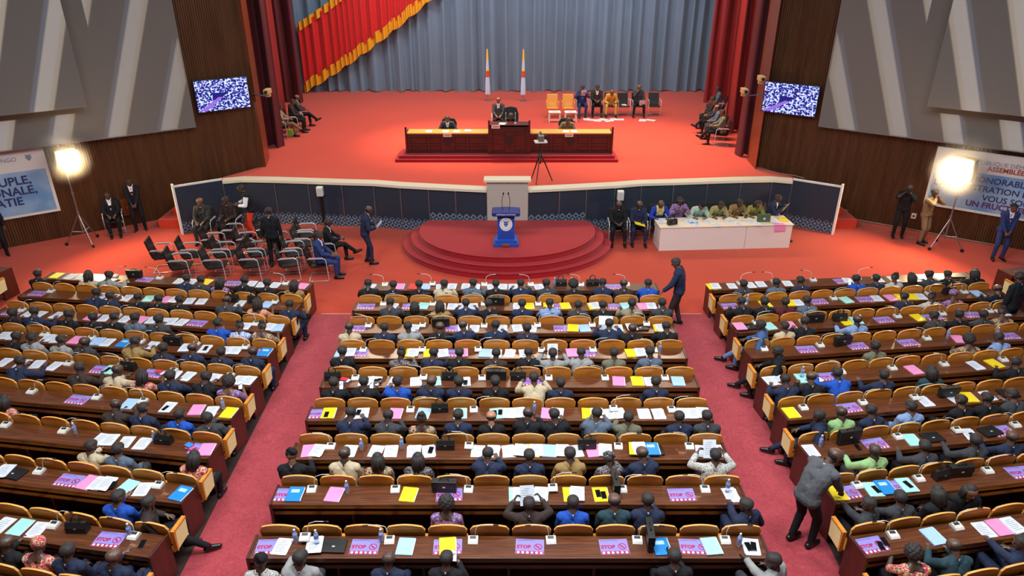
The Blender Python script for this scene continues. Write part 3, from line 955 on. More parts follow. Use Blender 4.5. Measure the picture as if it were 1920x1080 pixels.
class Body:
    """capsules along a posed skeleton; facing +y, origin on the floor under the hips"""
    def __init__(s, hip=.44, lean=10, curve=8, twist=0, hp=10, hy=0, LH=(-.16, .5, .79), RH=(.16, .5, .79), LF=(-.13, .42, .09), RF=(.13, .42, .09),
                 curl=.5, curlR=None, hipy=0.0, kneeout=.15, palmL=None, palmR=None, side=0.0, elbL=None, elbR=None, toes=(0, 0)):
        s.caps = []
        add = lambda a, b, ra, rb, tag: s.caps.append((np.array(a, float), np.array(b, float), ra, rb, tag))
        ra_ = lambda p, extra=0: V(math.sin(R(side)), math.sin(R(p)), math.cos(R(p)))
        H = V(0, hipy, hip)
        X0 = V(1, 0, 0)
        tw = R(twist)
        X = V(math.cos(tw), math.sin(tw), 0)
        Xm = unit(X0 + X)
        Wp = H + .15 * unit(ra_(lean * .6))
        Cp = Wp + .19 * unit(ra_(lean + curve * .4))
        U = Cp + .11 * unit(ra_(lean + curve))
        N = U + .075 * unit(ra_(lean + curve * 1.3))
        add(H - .075 * X0, H + .075 * X0, .115, .115, 'pelvis')
        for q in (-1, 1):
            add(H + q * .06 * X0, Wp + q * .055 * Xm, .112, .108, 'torso')
            add(Wp + q * .055 * Xm, Cp + q * .085 * X, .108, .112, 'torso')
            add(Cp + q * .085 * X, U + q * .095 * X, .112, .10, 'torso')
            add(U + q * .09 * X, N + q * .04 * X, .085, .065, 'torso')
        add(Wp - .055 * Xm, Wp + .055 * Xm, .108, .108, 'torso')
        add(Cp - .085 * X, Cp + .085 * X, .112, .112, 'torso')
        s.N, s.U, s.C, s.X = N, U, Cp, X
        s.fwd = unit(np.cross(V(0, 0, 1), X))
        s.tdir = unit(U - Wp)
        # head
        fy = R(twist + hy)
        Xh = V(math.cos(fy), math.sin(fy), 0)
        f0 = V(-math.sin(fy), math.cos(fy), 0)
        p = R(hp)
        F = f0 * math.cos(p) - V(0, 0, 1) * math.sin(p)
        Uh = V(0, 0, 1) * math.cos(p) + f0 * math.sin(p)
        HB = N + .095 * unit(ra_(lean * .6 + curve + 6))
        C = HB + .085 * Uh + .022 * F
        s.C_head, s.F, s.Uh, s.Xh = C, F, Uh, Xh
        P = lambda f, u, r: C + F * f + Uh * u + Xh * r
        add(N - .02 * s.tdir, HB + .02 * Uh, .062, .056, 'neck')
        for q in (-1, 1):
            add(P(-.030, .026, q * .012), P(.022, .034, q * .012), .083, .080, 'head')
            add(P(.030, -.01, q * .022), P(.038, -.066, q * .016), .056, .042, 'head')
            add(P(.076, .022, q * .028), P(.070, .024, q * .045), .014, .012, 'head')
            add(P(-.008, .012, q * .086), P(-.014, -.022, q * .084), .014, .010, 'head')
        add(P(.055, -.094, -.012), P(.055, -.094, .012), .024, .024, 'head')
        add(P(.088, .008, 0), P(.106, -.028, 0), .009, .015, 'head')
        add(P(.082, -.058, -.016), P(.082, -.058, .016), .012, .012, 'head')
        # arms
        s.hands = []
        for q, T, elb, cr, pn in ((-1, LH, elbL, curl, palmL), (1, RH, elbR, curlR if curlR is not None else curl, palmR)):
            S = U + q * .178 * X + .025 * s.tdir
            add(N - .03 * s.tdir + q * .03 * X, S, .072, .066, 'torso')
            pole = np.array(elb, float) if elb is not None else V(q * .8, -.5, -.7)
            E, T = ik(S, np.array(T, float), .285, .25, pole)
            add(S, E, .062, .047, 'uarm')
            add(E, T, .047, .031, 'farm')
            d = unit(T - E)
            n = np.array(pn, float) if pn is not None else V(0, 0, -1)
            n = unit(n - d * n.dot(d))
            sd = np.cross(d, n) * (1 if q > 0 else -1)
            if sd.dot(-q * X) < 0 and pn is None: sd = -sd
            for o in (-.026, -.009, .009, .026):
                add(T + sd * o * .55, T + d * .085 + sd * o, .015, .012, 'hand')
            for o, l in ((.031, .066), (.0105, .075), (-.0105, .070), (-.030, .056)):
                k = T + d * .088 + sd * o
                a1 = R(18 + 40 * cr); a2 = R(28 + 85 * cr)
                k1 = k + (d * math.cos(a1) + n * math.sin(a1)) * l * .52 + sd * o * .10
                k2 = k1 + (d * math.cos(a2) + n * math.sin(a2)) * l * .5
                add(k, k1, .0092, .0085, 'hand'); add(k1, k2, .0085, .0075, 'hand')
            b = T + d * .025 + sd * .026
            t1 = b + (d * .62 + sd * .62 + n * .30) * .042
            t2 = t1 + (d * .85 + sd * .1 + n * .5) * .032
            add(b, t1, .013, .0105, 'hand'); add(t1, t2, .0105, .009, 'hand')
            s.hands.append(T + d * .095 + n * .03)
        # legs
        for q, T, ty in ((-1, LF, toes[0]), (1, RF, toes[1])):
            J = H + q * .092 * X0
            T = np.array(T, float)
            K, T = ik(J, T, .44, .42, V(q * kneeout, .75, .65))
            add(J, K, .090, .060, 'thigh')
            add(K, T, .058, .042, 'shin')
            td = V(math.sin(R(ty)), math.cos(R(ty)), 0)
            sh = unit(T - K)
            up = max(0, sh[1]) if T[2] > .2 else 0
            tz = V(0, 0, up * .8)
            add(T + td * -.045 + V(0, 0, -.045), T + td * .07 + V(0, 0, -.04) + tz * .07, .040, .040, 'foot')
            add(T + td * .07 + V(0, 0, -.04) + tz * .07, T + td * .165 + V(0, 0, -.052) + tz * .16, .040, .030, 'foot')
            add(T, T + td * -.02 + V(0, 0, -.03), .042, .042, 'foot')

def capsule(a, b, ra, rb, n=12):
    d = b - a
    L = np.linalg.norm(d)
    e = unit(d) if L > 1e-6 else V(0, 0, 1)
    h = V(1, 0, 0) if abs(e[0]) < .8 else V(0, 1, 0)
    x = unit(np.cross(e, h)); y = np.cross(e, x)
    rings = [(a, ra, -math.pi / 2 + math.pi / 2 * k / 3) for k in range(1, 4)] + [(b, rb, math.pi / 2 * k / 3) for k in range(0, 3)]
    vs = [a - e * ra]
    for c, r, q in rings:
        for j in range(n):
            w = 2 * math.pi * j / n
            vs.append(c + e * r * math.sin(q) + (x * math.cos(w) + y * math.sin(w)) * r * math.cos(q))
    vs.append(b + e * rb)
    fs = [(0, 1 + (j + 1) % n, 1 + j) for j in range(n)]
    for i in range(len(rings) - 1):
        for j in range(n):
            p, q = 1 + i * n + j, 1 + i * n + (j + 1) % n
            fs.append((p, q, q + n, p + n))
    t = len(vs) - 1
    fs += [(t, t - n + j, t - n + (j + 1) % n) for j in range(n)]
    return vs, fs

VOX, DECI = .0072, .30
def grow(body):
    mb = MB()
    for a, b, ra, rb, tg in body.caps:
        mb.add(*capsule(a, b, ra, rb))
    me = mb.mesh('person', [], fix=False)
    o = bpy.data.objects.new('person', me)
    COL.objects.link(o)
    r = o.modifiers.new('skin', 'REMESH'); r.mode = 'VOXEL'; r.voxel_size = VOX; r.use_smooth_shade = True
    s = o.modifiers.new('soft', 'SMOOTH'); s.factor = .5; s.iterations = 4
    d = o.modifiers.new('lean', 'DECIMATE'); d.ratio = DECI
    dg = bpy.context.evaluated_depsgraph_get()
    out = bpy.data.meshes.new_from_object(o.evaluated_get(dg))
    bpy.data.objects.remove(o); bpy.data.meshes.remove(me)
    out.name = 'body'
    out.polygons.foreach_set('use_smooth', [True] * len(out.polygons))
    return out

class Proto:
    def __init__(s, **kw):
        s.b = Body(**kw)
        s.me = grow(s.b)
        n = len(s.me.vertices)
        co = np.empty(n * 3); s.me.vertices.foreach_get('co', co); s.co = co.reshape(-1, 3)
        no = np.empty(n * 3); s.me.vertices.foreach_get('normal', no); s.no = no.reshape(-1, 3)
        best = np.full(n, 1e9); s.tagv = np.zeros(n, int); s.t = np.zeros(n)
        names = ['pelvis', 'torso', 'neck', 'head', 'uarm', 'farm', 'hand', 'thigh', 'shin', 'foot']
        s.names = names
        for a, b, ra, rb, tg in s.b.caps:
            d = b - a
            t = np.clip(((s.co - a) @ d) / max(d @ d, 1e-9), 0, 1)
            dist = np.linalg.norm(s.co - (a + t[:, None] * d), axis=1) - (ra + (rb - ra) * t)
            m = dist < best
            best[m] = dist[m]; s.tagv[m] = names.index(tg); s.t[m] = t[m]
        s.faces = [tuple(p.vertices) for p in s.me.polygons]
        s.fa = np.array([f if len(f) == 3 else f[:3] for f in s.faces])
        s.base = {}
        s.cache = {}
    def is_(s, *tags):
        return np.isin(s.tagv, [s.names.index(t) for t in tags])
    def part(s, name, sel, off, wave=0.0):
        """a garment: the faces fully inside sel, pushed out along the normals"""
        keep = sel[s.fa].all(axis=1)
        fs = [f for f, k in zip(s.faces, keep) if k]
        idx = sorted({i for f in fs for i in f})
        mp = {v: k for k, v in enumerate(idx)}
        q = s.co[idx]
        o = off + (wave * np.sin(q[:, 0] * 60) * np.sin(q[:, 2] * 45 + q[:, 1] * 50) if wave else 0)
        pts = q + s.no[idx] * (o[:, None] if wave else o)
        me = bpy.data.meshes.new(name)
        me.from_pydata(pts.tolist(), [], [tuple(mp[i] for i in f) for f in fs])
        me.polygons.foreach_set('use_smooth', [True] * len(me.polygons))
        return me
    def get(s, name):
        if name in s.base:
            return s.base[name]
        b = s.b
        rel = s.co - b.C_head
        f, u, r = rel @ b.F, rel @ b.Uh, rel @ b.Xh
        ch = s.co - b.U
        cf, cu, cx = ch @ unit(np.cross(b.tdir, -b.X)) if False else ch @ unit(np.cross(b.X, b.tdir) * -1), ch @ b.tdir, ch @ b.X
        nf = s.no @ unit(np.cross(b.X, b.tdir) * -1)
        hd = s.is_('head')
        if name == 'jacket':
            me = s.part(name, s.is_('torso', 'uarm', 'pelvis') | (s.is_('farm') & (s.t < .9)), .015, .003)
        elif name == 'blouse':
            me = s.part(name, (s.is_('torso', 'pelvis') & ~((cu > .045) & (np.abs(cx) < .10))) | (s.is_('uarm') & (s.t < .98)), .014, .003)
        elif name == 'trousers':
            me = s.part(name, s.is_('pelvis', 'thigh') | (s.is_('shin') & (s.t < .96)), .009, .002)
        elif name == 'shoes':
            me = s.part(name, s.is_('foot') | (s.is_('shin') & (s.t > .93)), .007)
        elif name == 'collar':
            me = s.part(name, s.is_('neck') & (s.t < .40), .0185)
        elif name == 'shirt_front':
            w = .016 + .05 * np.clip((cu + .22) / .26, 0, 1)
            me = s.part(name, s.is_('torso', 'neck') & (nf > .15) & (np.abs(cx) < w) & (cu > -.22), .0195)
        elif name == 'necktie':
            w = .014 + .012 * np.clip((-cu) / .2, 0, 1)
            me = s.part(name, s.is_('torso', 'neck') & (nf > .2) & (np.abs(cx) < w) & (cu > -.22) & (cu < .06), .024)
        elif name == 'hair_short':
            line = np.where(f > 0, .028 + .35 * f, np.where(f < -.03, -.085, -.03))
            me = s.part(name, (hd | s.is_('neck')) & (u > line) & ~((np.abs(r) > .084) & (u < .03)), .004)
        elif name == 'hair_fringe':
            line = np.where(f > 0, 9, -.050)
            me = s.part(name, hd & (u > line) & (u < .035) & (f < .02) & (np.abs(r) < .088), .004)
        elif name in ('hair_afro', 'hair_long', 'hair_bun', 'headwrap'):
            rr = random.Random(5)
            mb = MB()
            P = lambda a, bb, c: b.C_head + b.F * a + b.Uh * bb + b.Xh * c
            if name == 'hair_afro':
                for k in range(46):
                    z = 1 - 2 * (k + .5) / 46; q = k * 2.4
                    x, y = math.sqrt(1 - z * z) * math.cos(q), math.sqrt(1 - z * z) * math.sin(q)
                    if x > .55 and z < .45: continue
                    mb.ball(P(-.03 + .075 * x, .045 + .085 * z, .085 * y), .052 + .008 * rr.random(), 8, 6)
            elif name == 'hair_long':
                for k in range(40):
                    q = R(70 + 220 * rr.random()); h = rr.random()
                    x, y = math.cos(q), math.sin(q)
                    top = P(-.01 + .06 * x, .075, .06 * y); mid = P(-.02 + .10 * x, -.0, .098 * y); end = P(-.035 + .09 * x, -.13 - .06 * h, .105 * y)
                    mb.tube([top, mid, end], [.03, .026, .014], 6)
                mb.ball(P(-.008, .052, 0), (.093, .093, .088), 14, 9)
            elif name == 'hair_bun':
                mb.ball(P(-.02, .035, 0), (.094, .098, .094), 14, 9)
                for k in range(12):
                    q = k * .55
                    mb.ball(P(-.055 + .03 * math.cos(q), .125 + .012 * math.sin(q * 2), .03 * math.sin(q)), .034, 8, 6)
            else:
                mb.ball(P(-.015, .045, 0), (.103, .103, .094), 14, 9)
                mb.tube([P(.03, .09, -.07), P(-.07, .12, -.02), P(-.11, .07, .05), P(-.10, .03, .08)], [.025, .045, .045, .02], 8)
            me = mb.mesh(name, [], smooth=True)
        elif name == 'eyes':
            mb = MB()
            for q in (-1, 1):
                mb.ball(b.C_head + b.F * .078 + b.Uh * .006 + b.Xh * .030 * q, .0125, 8, 6)
            me = mb.mesh('eyes', [], smooth=True)
        s.base[name] = me
        return me
    def mesh(s, name, m):
        k = (name, m.name)
        if k not in s.cache:
            me = (s.me if name == 'body' else s.get(name)).copy()
            me.name = name
            me.materials.clear()
            me.materials.append(m)
            s.cache[k] = me
        return s.cache[k]

POSE = {
    # seated at a desk
    'A': dict(lean=-2, curve=10, hp=20, LH=(-.12, .32, .57), RH=(.12, .33, .57), elbL=(-.5, -.5, -.7), elbR=(.5, -.5, -.7)),
    'A2': dict(lean=0, curve=12, hp=26, hy=14, twist=5, LH=(-.16, .36, .58), RH=(.16, .46, .78), elbL=(-.5, -.4, -.8), elbR=(.6, -.2, -.8)),
    'B': dict(lean=-3, curve=8, hp=10, hy=8, LH=(-.11, .32, .58), RH=(.11, .34, .59), elbL=(-.5, -.5, -.7), elbR=(.5, -.5, -.7)),
    'B2': dict(lean=-3, curve=8, hp=8, hy=-22, LH=(-.20, .45, .78), RH=(.10, .34, .58), elbL=(-.6, -.2, -.8), elbR=(.5, -.4, -.8)),
    'C': dict(lean=-2, curve=10, hp=20, elbR=(.5, -.2, -.8), RH=(.12, .38, .80), LH=(-.12, .33, .58), curlR=.9, palmR=(-.6, -.6, .3)),
    'D': dict(lean=2, curve=14, hp=34, LH=(-.12, .48, .78), RH=(.14, .48, .78)), 'D2': dict(lean=1, curve=16, hp=28, hy=-12, twist=-6, LH=(-.06, .48, .78), RH=(.22, .48, .78)),
    'E': dict(lean=-2, curve=10, hp=10, hy=-10, RH=(.125, .12, .92), LH=(-.15, .46, .78), curlR=1.0, palmR=(-1, -.2, 0), elbR=(.4, .6, -.8)),
    'H': dict(lean=18, curve=14, hp=18, LH=(-.22, .60, .79), RH=(.22, .60, .79)),
    'F': dict(lean=-2, curve=8, hp=12, LH=(-.22, .40, .92), RH=(.22, .40, .94), elbL=(-.8, -.1, -.6), elbR=(.8, -.1, -.6), curl=.8, palmL=(1, 0, 0), palmR=(-1, 0, 0)),
    'T': dict(lean=-4, curve=6, twist=24, hy=40, hp=6, LH=(-.10, .5, .79), RH=(.18, .35, .68)),
    'G': dict(lean=-4, curve=8, hp=8, hy=25, LH=(-.2, .22, .68), RH=(.16, .34, .66), LF=(-.14, .44, .10), RF=(.12, .74, .10), hip=.47),
    # on chairs
    'U': dict(hip=.55, lean=-6, curve=8, hp=8, LH=(-.10, .32, .68), RH=(.10, .33, .69)),
    'U2': dict(hip=.55, lean=-4, curve=10, hp=22, LH=(-.08, .32, .72), RH=(.09, .32, .72), curl=.8, LF=(-.2, .44, .09), RF=(.2, .40, .09)),
    'X': dict(hip=.55, lean=-8, curve=8, hp=18, LH=(-.12, .34, .74), RH=(.10, .34, .76), LF=(-.10, .46, .09), RF=(-.02, .74, .30), kneeout=.05, curl=.7),
    'V': dict(hip=.55, lean=32, curve=16, hp=22, LH=(-.10, .44, .62), RH=(.10, .46, .60), LF=(-.22, .42, .09), RF=(.22, .42, .09), curl=.9),
    'W': dict(hip=.55, lean=16, curve=12, hp=26, LH=(-.20, .46, .79), RH=(.18, .48, .79), curl=.6),
    'W2': dict(hip=.55, lean=22, curve=14, hp=34, hy=12, LH=(-.12, .50, .79), RH=(.22, .50, .79), curl=.6),
    'Y': dict(hip=.55, lean=4, curve=8, hp=20, hy=-20, LH=(-.10, .36, 1.02), RH=(.16, .36, .98), curl=.8, RF=(.16, .62, .1)),
    'K': dict(hip=.55, lean=-4, curve=8, hp=10, LH=(-.14, .33, .68), RH=(.07, .17, 1.08), curlR=1.0, palmR=(-.3, -1, 0), LF=(-.24, .42, .09), RF=(.24, .44, .09)),
    # standing
    'S': dict(hip=.93, lean=1, curve=4, hp=4, LH=(-.27, .05, .76), RH=(.27, .05, .76), LF=(-.12, 0, .09), RF=(.12, .03, .09), palmL=(1, 0, 0), palmR=(-1, 0, 0), kneeout=.1, toes=(-12, 12)),
    'Q': dict(hip=.93, lean=2, curve=6, hp=14, LH=(-.04, .24, .88), RH=(.05, .25, .86), LF=(-.14, 0, .09), RF=(.12, .06, .09), kneeout=.1, toes=(-12, 12), curl=.8, palmL=(.4, -1, 0), palmR=(-.4, -1, 0)),
    'P': dict(hip=.93, lean=5, curve=8, hp=24, LH=(-.12, .32, 1.12), RH=(.12, .32, 1.12), LF=(-.13, 0, .09), RF=(.12, .12, .09), kneeout=.1, curl=.8, palmL=(.6, 0, .8), palmR=(-.6, 0, .8)),
    'O': dict(hip=.93, lean=1, curve=6, hp=2, LH=(-.05, .20, 1.50), RH=(.09, .20, 1.50), LF=(-.13, 0, .09), RF=(.13, .08, .09), kneeout=.1, curl=.8, palmL=(1, 0, 0), palmR=(-1, 0, 0)),
    'N': dict(hip=.91, lean=24, curve=16, hp=30, hy=-18, LH=(-.12, .50, .85), RH=(.12, .52, .86), LF=(-.12, -.02, .09), RF=(.12, .10, .09), kneeout=.08, curl=.5, hipy=-.04),
    'M': dict(hip=.93, lean=4, curve=8, hp=20, hy=20, LH=(-.30, .34, .98), RH=(.32, .02, .80), LF=(-.12, .14, .09), RF=(.12, -.06, .09), kneeout=.1, curl=.8, palmL=(0, 0, -1), palmR=(-1, 0, 0)),
}
PROTO = {}
def proto(k):
    if k not in PROTO:
        PROTO[k] = Proto(**POSE[k])
    return PROTO[k]

SKINS = [mat('dark_brown_skin', (92, 66, 54), .42), mat('deep_brown_skin', (74, 54, 46), .42), mat('warm_brown_skin', (116, 80, 62), .45), mat('light_brown_skin', (168, 118, 92), .45)]
M_HAIR = mat('black_hair', (40, 33, 31), .7, noise=.3, nscale=60)
M_HAIRG = mat('greying_hair', (90, 86, 84), .8, noise=.3, nscale=60)
M_SHOE = mat('black_shoe_leather', (20, 18, 18), .35)
M_SHIRT = mat('white_shirt', (224, 226, 232), .7)
M_EYE = mat('eye', (70, 62, 56), .3)
def cloth(n, rgb): return mat(n, rgb, .8, noise=.14, nscale=9, spec=.25)
T_BLACK, T_NAVY, T_GREY, T_KHAKI = cloth('black_cloth', (24, 24, 28)), cloth('navy_cloth', (34, 42, 66)), cloth('dark_grey_cloth', (56, 58, 62)), cloth('khaki_cloth', (124, 104, 78))
CLOTH = {  # code: (garment, top, trousers, collar, words)
    'k': ('jacket', T_BLACK, T_BLACK, 1, 'black suit'), 'n': ('jacket', T_NAVY, T_NAVY, 1, 'navy suit'), 'g': ('jacket', T_GREY, T_BLACK, 1, 'dark grey suit'),
    'G': ('jacket', cloth('light_grey_cloth', (142, 142, 140)), T_GREY, 1, 'light grey suit'), 'b': ('jacket', cloth('bright_blue_cloth', (30, 76, 168)), T_NAVY, 1, 'bright blue suit'),
    'B': ('jacket', cloth('pale_blue_cloth', (122, 148, 188)), T_NAVY, 0, 'pale blue shirt'), 'c': ('jacket', cloth('cream_cloth', (186, 170, 140)), T_KHAKI, 0, 'cream jacket'),
    't': ('jacket', cloth('tan_cloth', (146, 118, 72)), T_KHAKI, 0, 'tan jacket'), 'o': ('jacket', cloth('olive_grey_cloth', (104, 104, 86)), T_BLACK, 0, 'olive grey jacket'),
    'u': ('jacket', cloth('slate_blue_cloth', (84, 98, 114)), T_GREY, 1, 'slate blue suit'), 'x': ('jacket', cloth('dark_brown_cloth', (54, 44, 40)), T_BLACK, 1, 'dark brown suit'),
    'y': ('jacket', cloth('dark_teal_cloth', (38, 62, 70)), T_BLACK, 1, 'dark teal suit'), 'm': ('jacket', cloth('maroon_cloth', (84, 28, 36)), T_BLACK, 0, 'maroon jacket'),
    'j': ('jacket', cloth('denim_cloth', (66, 92, 136)), cloth('pale_denim', (96, 120, 158)), 0, 'blue denim outfit'), 'l': ('jacket', cloth('pale_green_cloth', (140, 178, 120)), T_GREY, 0, 'pale green shirt'),
    'q': ('jacket', printed('beige_plaid', [(120, 106, 84), (160, 148, 122), (104, 92, 76)], 40), T_KHAKI, 0, 'beige checked jacket'),
    'w': ('jacket', printed('white_print', [(206, 206, 198), (70, 74, 80), (214, 212, 204), (150, 146, 136)], 26), T_BLACK, 0, 'white patterned top'),
    'W': ('jacket', printed('blue_white_print', [(60, 80, 160), (206, 214, 232), (90, 120, 200)], 20), T_NAVY, 0, 'blue print dress'),
    'p': ('blouse', printed('purple_print', [(78, 44, 96), (190, 150, 180), (120, 60, 110), (60, 80, 150)], 22), T_BLACK, 0, 'purple print dress'),
    'r': ('blouse', printed('red_floral', [(176, 44, 70), (196, 60, 80), (214, 190, 150), (120, 90, 60)], 16), T_BLACK, 0, 'red floral dress'),
    'f': ('blouse', printed('green_floral', [(60, 90, 60), (190, 190, 150), (170, 70, 60), (40, 50, 50)], 18), T_BLACK, 0, 'green floral dress'),
    'v': ('jacket', printed('dark_floral', [(22, 22, 28), (34, 34, 40), (150, 140, 140), (28, 26, 34)], 24), T_BLACK, 0, 'dark floral dress'),
    'e': ('blouse', cloth('peach_cloth', (202, 140, 108)), T_KHAKI, 0, 'peach sleeveless dress'),
}
def person(pose, code, hair, loc, rz, label, scale=1.0, group=None, skin=None, tie=None, shirt=False, eyes=False, shoes=True, top=None, bottom=None):
    pr = proto(pose)
    g, tm, bm_, col, _ = CLOTH[code]
    tm = top or tm; bm_ = bottom or bm_
    sk = skin or SKINS[rng.choice((0, 0, 0, 1, 1, 2))]
    o = link('person', pr.mesh('body', sk))
    o.location = loc
    o.rotation_euler = (0, 0, rz)
    o.scale = (scale,) * 3
    tag(o, label, 'person', group)
    nm = {'jacket': 'jacket', 'blouse': 'dress'}[g]
    link(nm, pr.mesh(g, tm), o)
    link('trousers', pr.mesh('trousers', bm_), o)
    if shoes: link('shoes', pr.mesh('shoes', M_SHOE), o)
    if col: link('shirt_collar', pr.mesh('collar', M_SHIRT), o)
    if shirt: link('shirt_front', pr.mesh('shirt_front', M_SHIRT), o)
    if tie: link('necktie', pr.mesh('necktie', tie), o)
    h = {'s': 'hair_short', 'a': 'hair_afro', 'q': 'hair_long', 'n': 'hair_bun', 'h': 'headwrap', 'd': 'hair_fringe', 'y': 'hair_short'}[hair]
    link('hair' if hair != 'h' else 'headwrap', pr.mesh(h, {'h': tm if code in 'prfWv' else T_BLACK, 'y': M_HAIRG}.get(hair, M_HAIR)), o)
    if eyes: link('eyes', pr.mesh('eyes', M_EYE), o)
    bpy.context.view_layer.update()
    o['_'] = 0
    del o['_']
    return o, pr
def hand_at(o, pr, k):
    v = Vector(pr.b.hands[k]) * o.scale[0]
    c, s = math.cos(o.rotation_euler[2]), math.sin(o.rotation_euler[2])
    return Vector((o.location[0] + c * v.x - s * v.y, o.location[1] + s * v.x + c * v.y, o.location[2] + v.z))

HAIRW = {'s': 'short hair', 'd': 'bald crown', 'a': 'large afro hair', 'q': 'long dark hair', 'n': 'hair bun', 'h': 'headwrap', 'y': 'greying hair'}
HELD_PAPERS = []
HELD_PHONES = []
def seat_people():
    for b in 'CLR':
        for i, line in enumerate(PEOPLE[b]):
            toks = [(float(t[:4]), t[4], t[5], t[6:]) for t in line.split()]
            us = [t[0] for t in toks]
            for _ in range(40):
                for k in range(len(us) - 1):
                    g = .47 - (us[k + 1] - us[k])
                    if g > 0:
                        us[k] -= g / 2; us[k + 1] += g / 2
            for k, (u0, c, h, p) in enumerate(toks):
                u = us[k]
                ang = row_frame(b, i)[2]
                pose = {'': rng.choice(['A', 'A', 'A2', 'B', 'B2', 'D', 'D2', 'A']), 'c': 'C', 'e': 'E', 'h': 'H', 'f': 'F', 't': 'T', 'g': 'G', 'G': 'G', 'B': 'B'}[p]
                v, rz = -.835, ang + rng.uniform(-.08, .08)
                if p in ('g',):
                    rz = ang - R(58); u = min(u, LEN[b] - .26); v = -.84
                if p == 'G':
                    rz = ang + R(58); v = -.84; u = max(u, .32)
                if p == 'B':
                    rz = ang + R(165); v = -.72
                if c == 'G' and p == 't' and b == 'C':
                    rz = ang + R(20)
                loc = row_pt(b, i, u, v, .012)
                sc = rng.uniform(.92, .98) * (.96 if h in 'aqnh' else 1)
                lab = 'person in %s, %s, %s from left at %s desk, %s' % (CLOTH[c][4], HAIRW[h], ORD[k], ORD[i], BLOCKNAME[b])
                pos = '%s person from left at %s desk, %s' % (ORD[k], ORD[i], BLOCKNAME[b])
                o, pr = person(pose, c, h, loc, rz, lab, sc, 'people seated at the ' + BLOCKNAME[b], skin=SKINS[3] if (b, i, k) == ('C', 5, 4) else None, eyes=p in ('B', 't'))
                if p == 'c':
                    HELD_PHONES.append((hand_at(o, pr, 1), rz, pos))
                if p == 'f':
                    HELD_PAPERS.append((hand_at(o, pr, 0).lerp(hand_at(o, pr, 1), .5), rz, pos))
ITEMS, PEOPLE = {}, {}
ITEMS['C'] = [
    "W0.17 M0.50 K0.87 R1.21 B1.50 M1.67 W1.87 W2.16 W2.50 W2.73 M2.94 W3.12 W3.39 W3.65 M4.08 W4.28 O4.66 H4.81 O5.07 M5.32 H5.59 P6.11 M6.44",
    "P0.24 M0.63 W0.87 P1.28 G1.57 M1.78 W1.97 W2.24 W2.45 W2.72 M2.97 C3.25 W3.76 Y4.01 M4.23 Y4.46 P4.76 Y4.85 y5.50 P6.05 G6.26 K6.64 W6.85",
    "P0.22 M0.47 W1.49 M1.66 C2.06 P2.37 W2.55 W2.80 M3.01 W3.41 W3.74 W4.05 M4.18 P4.73 Y4.95 B5.20 M5.38 L5.67 W5.93 W6.23 M6.57 D6.41 y6.83",
    "B0.12 W0.30 P0.46 M0.55 y1.54 M1.77 Y1.92 W2.20 P2.44 K2.59 M2.92 B3.06 W3.30 W3.58 W3.88 M4.23 K4.85 P5.13 M5.29 Y6.07 W6.26 M6.55 O6.66",
    "H0.16 Z0.43 M0.59 W0.79 W0.98 T1.01 T1.08 W1.37 W1.77 M1.91 G2.13 H2.42 W2.71 T2.73 M3.04 C3.32 H3.74 P4.00 M4.33 M5.42 K5.67 Y6.03 W6.28 M6.58 B6.81",
    "P0.16 Y0.34 T0.31 W0.77 W0.94 T0.87 K1.53 M1.79 B2.03 H2.32 G2.69 M2.93 G3.35 T3.31 T3.41 W3.57 W3.76 O4.02 K4.26 W4.43 Y4.99 W5.15 M5.45 W5.37 W5.54 W5.99 W6.25 M6.50 W6.70 W6.89 W7.04",
    "K0.25 W0.40 M0.59 W0.92 O1.12 W1.36 W1.61 O1.78 W1.99 W2.24 T2.27 H2.51 M2.90 W3.05 W3.31 W3.57 W3.76 y3.97 B4.24 W4.46 W4.68 H4.87 K4.97 W5.17 M5.40 y5.68 D5.96 S5.94 M6.59 W6.78 W7.02",
    "P0.18 S0.30 M0.53 K0.90 O1.09 M1.82 Y2.04 C2.58 P2.66 M2.95 G3.69 W3.74 G3.95 W4.07 M4.25 Y4.52 W4.62 Y4.98 T4.94 T5.02 V5.20 M5.32 E5.69 P6.22 M6.60 O6.93 W6.98",
    "P0.24 W0.40 O0.57 M0.70 O0.89 W0.86 D1.13 P1.56 O1.78 M1.89 B2.13 P2.72 Y2.72 M3.07 P3.87 M4.17 P5.05 M5.39 V5.55 S5.71 E5.79 P6.17 B6.41 M6.63 O6.80 W6.97 T6.93 T7.00",
]
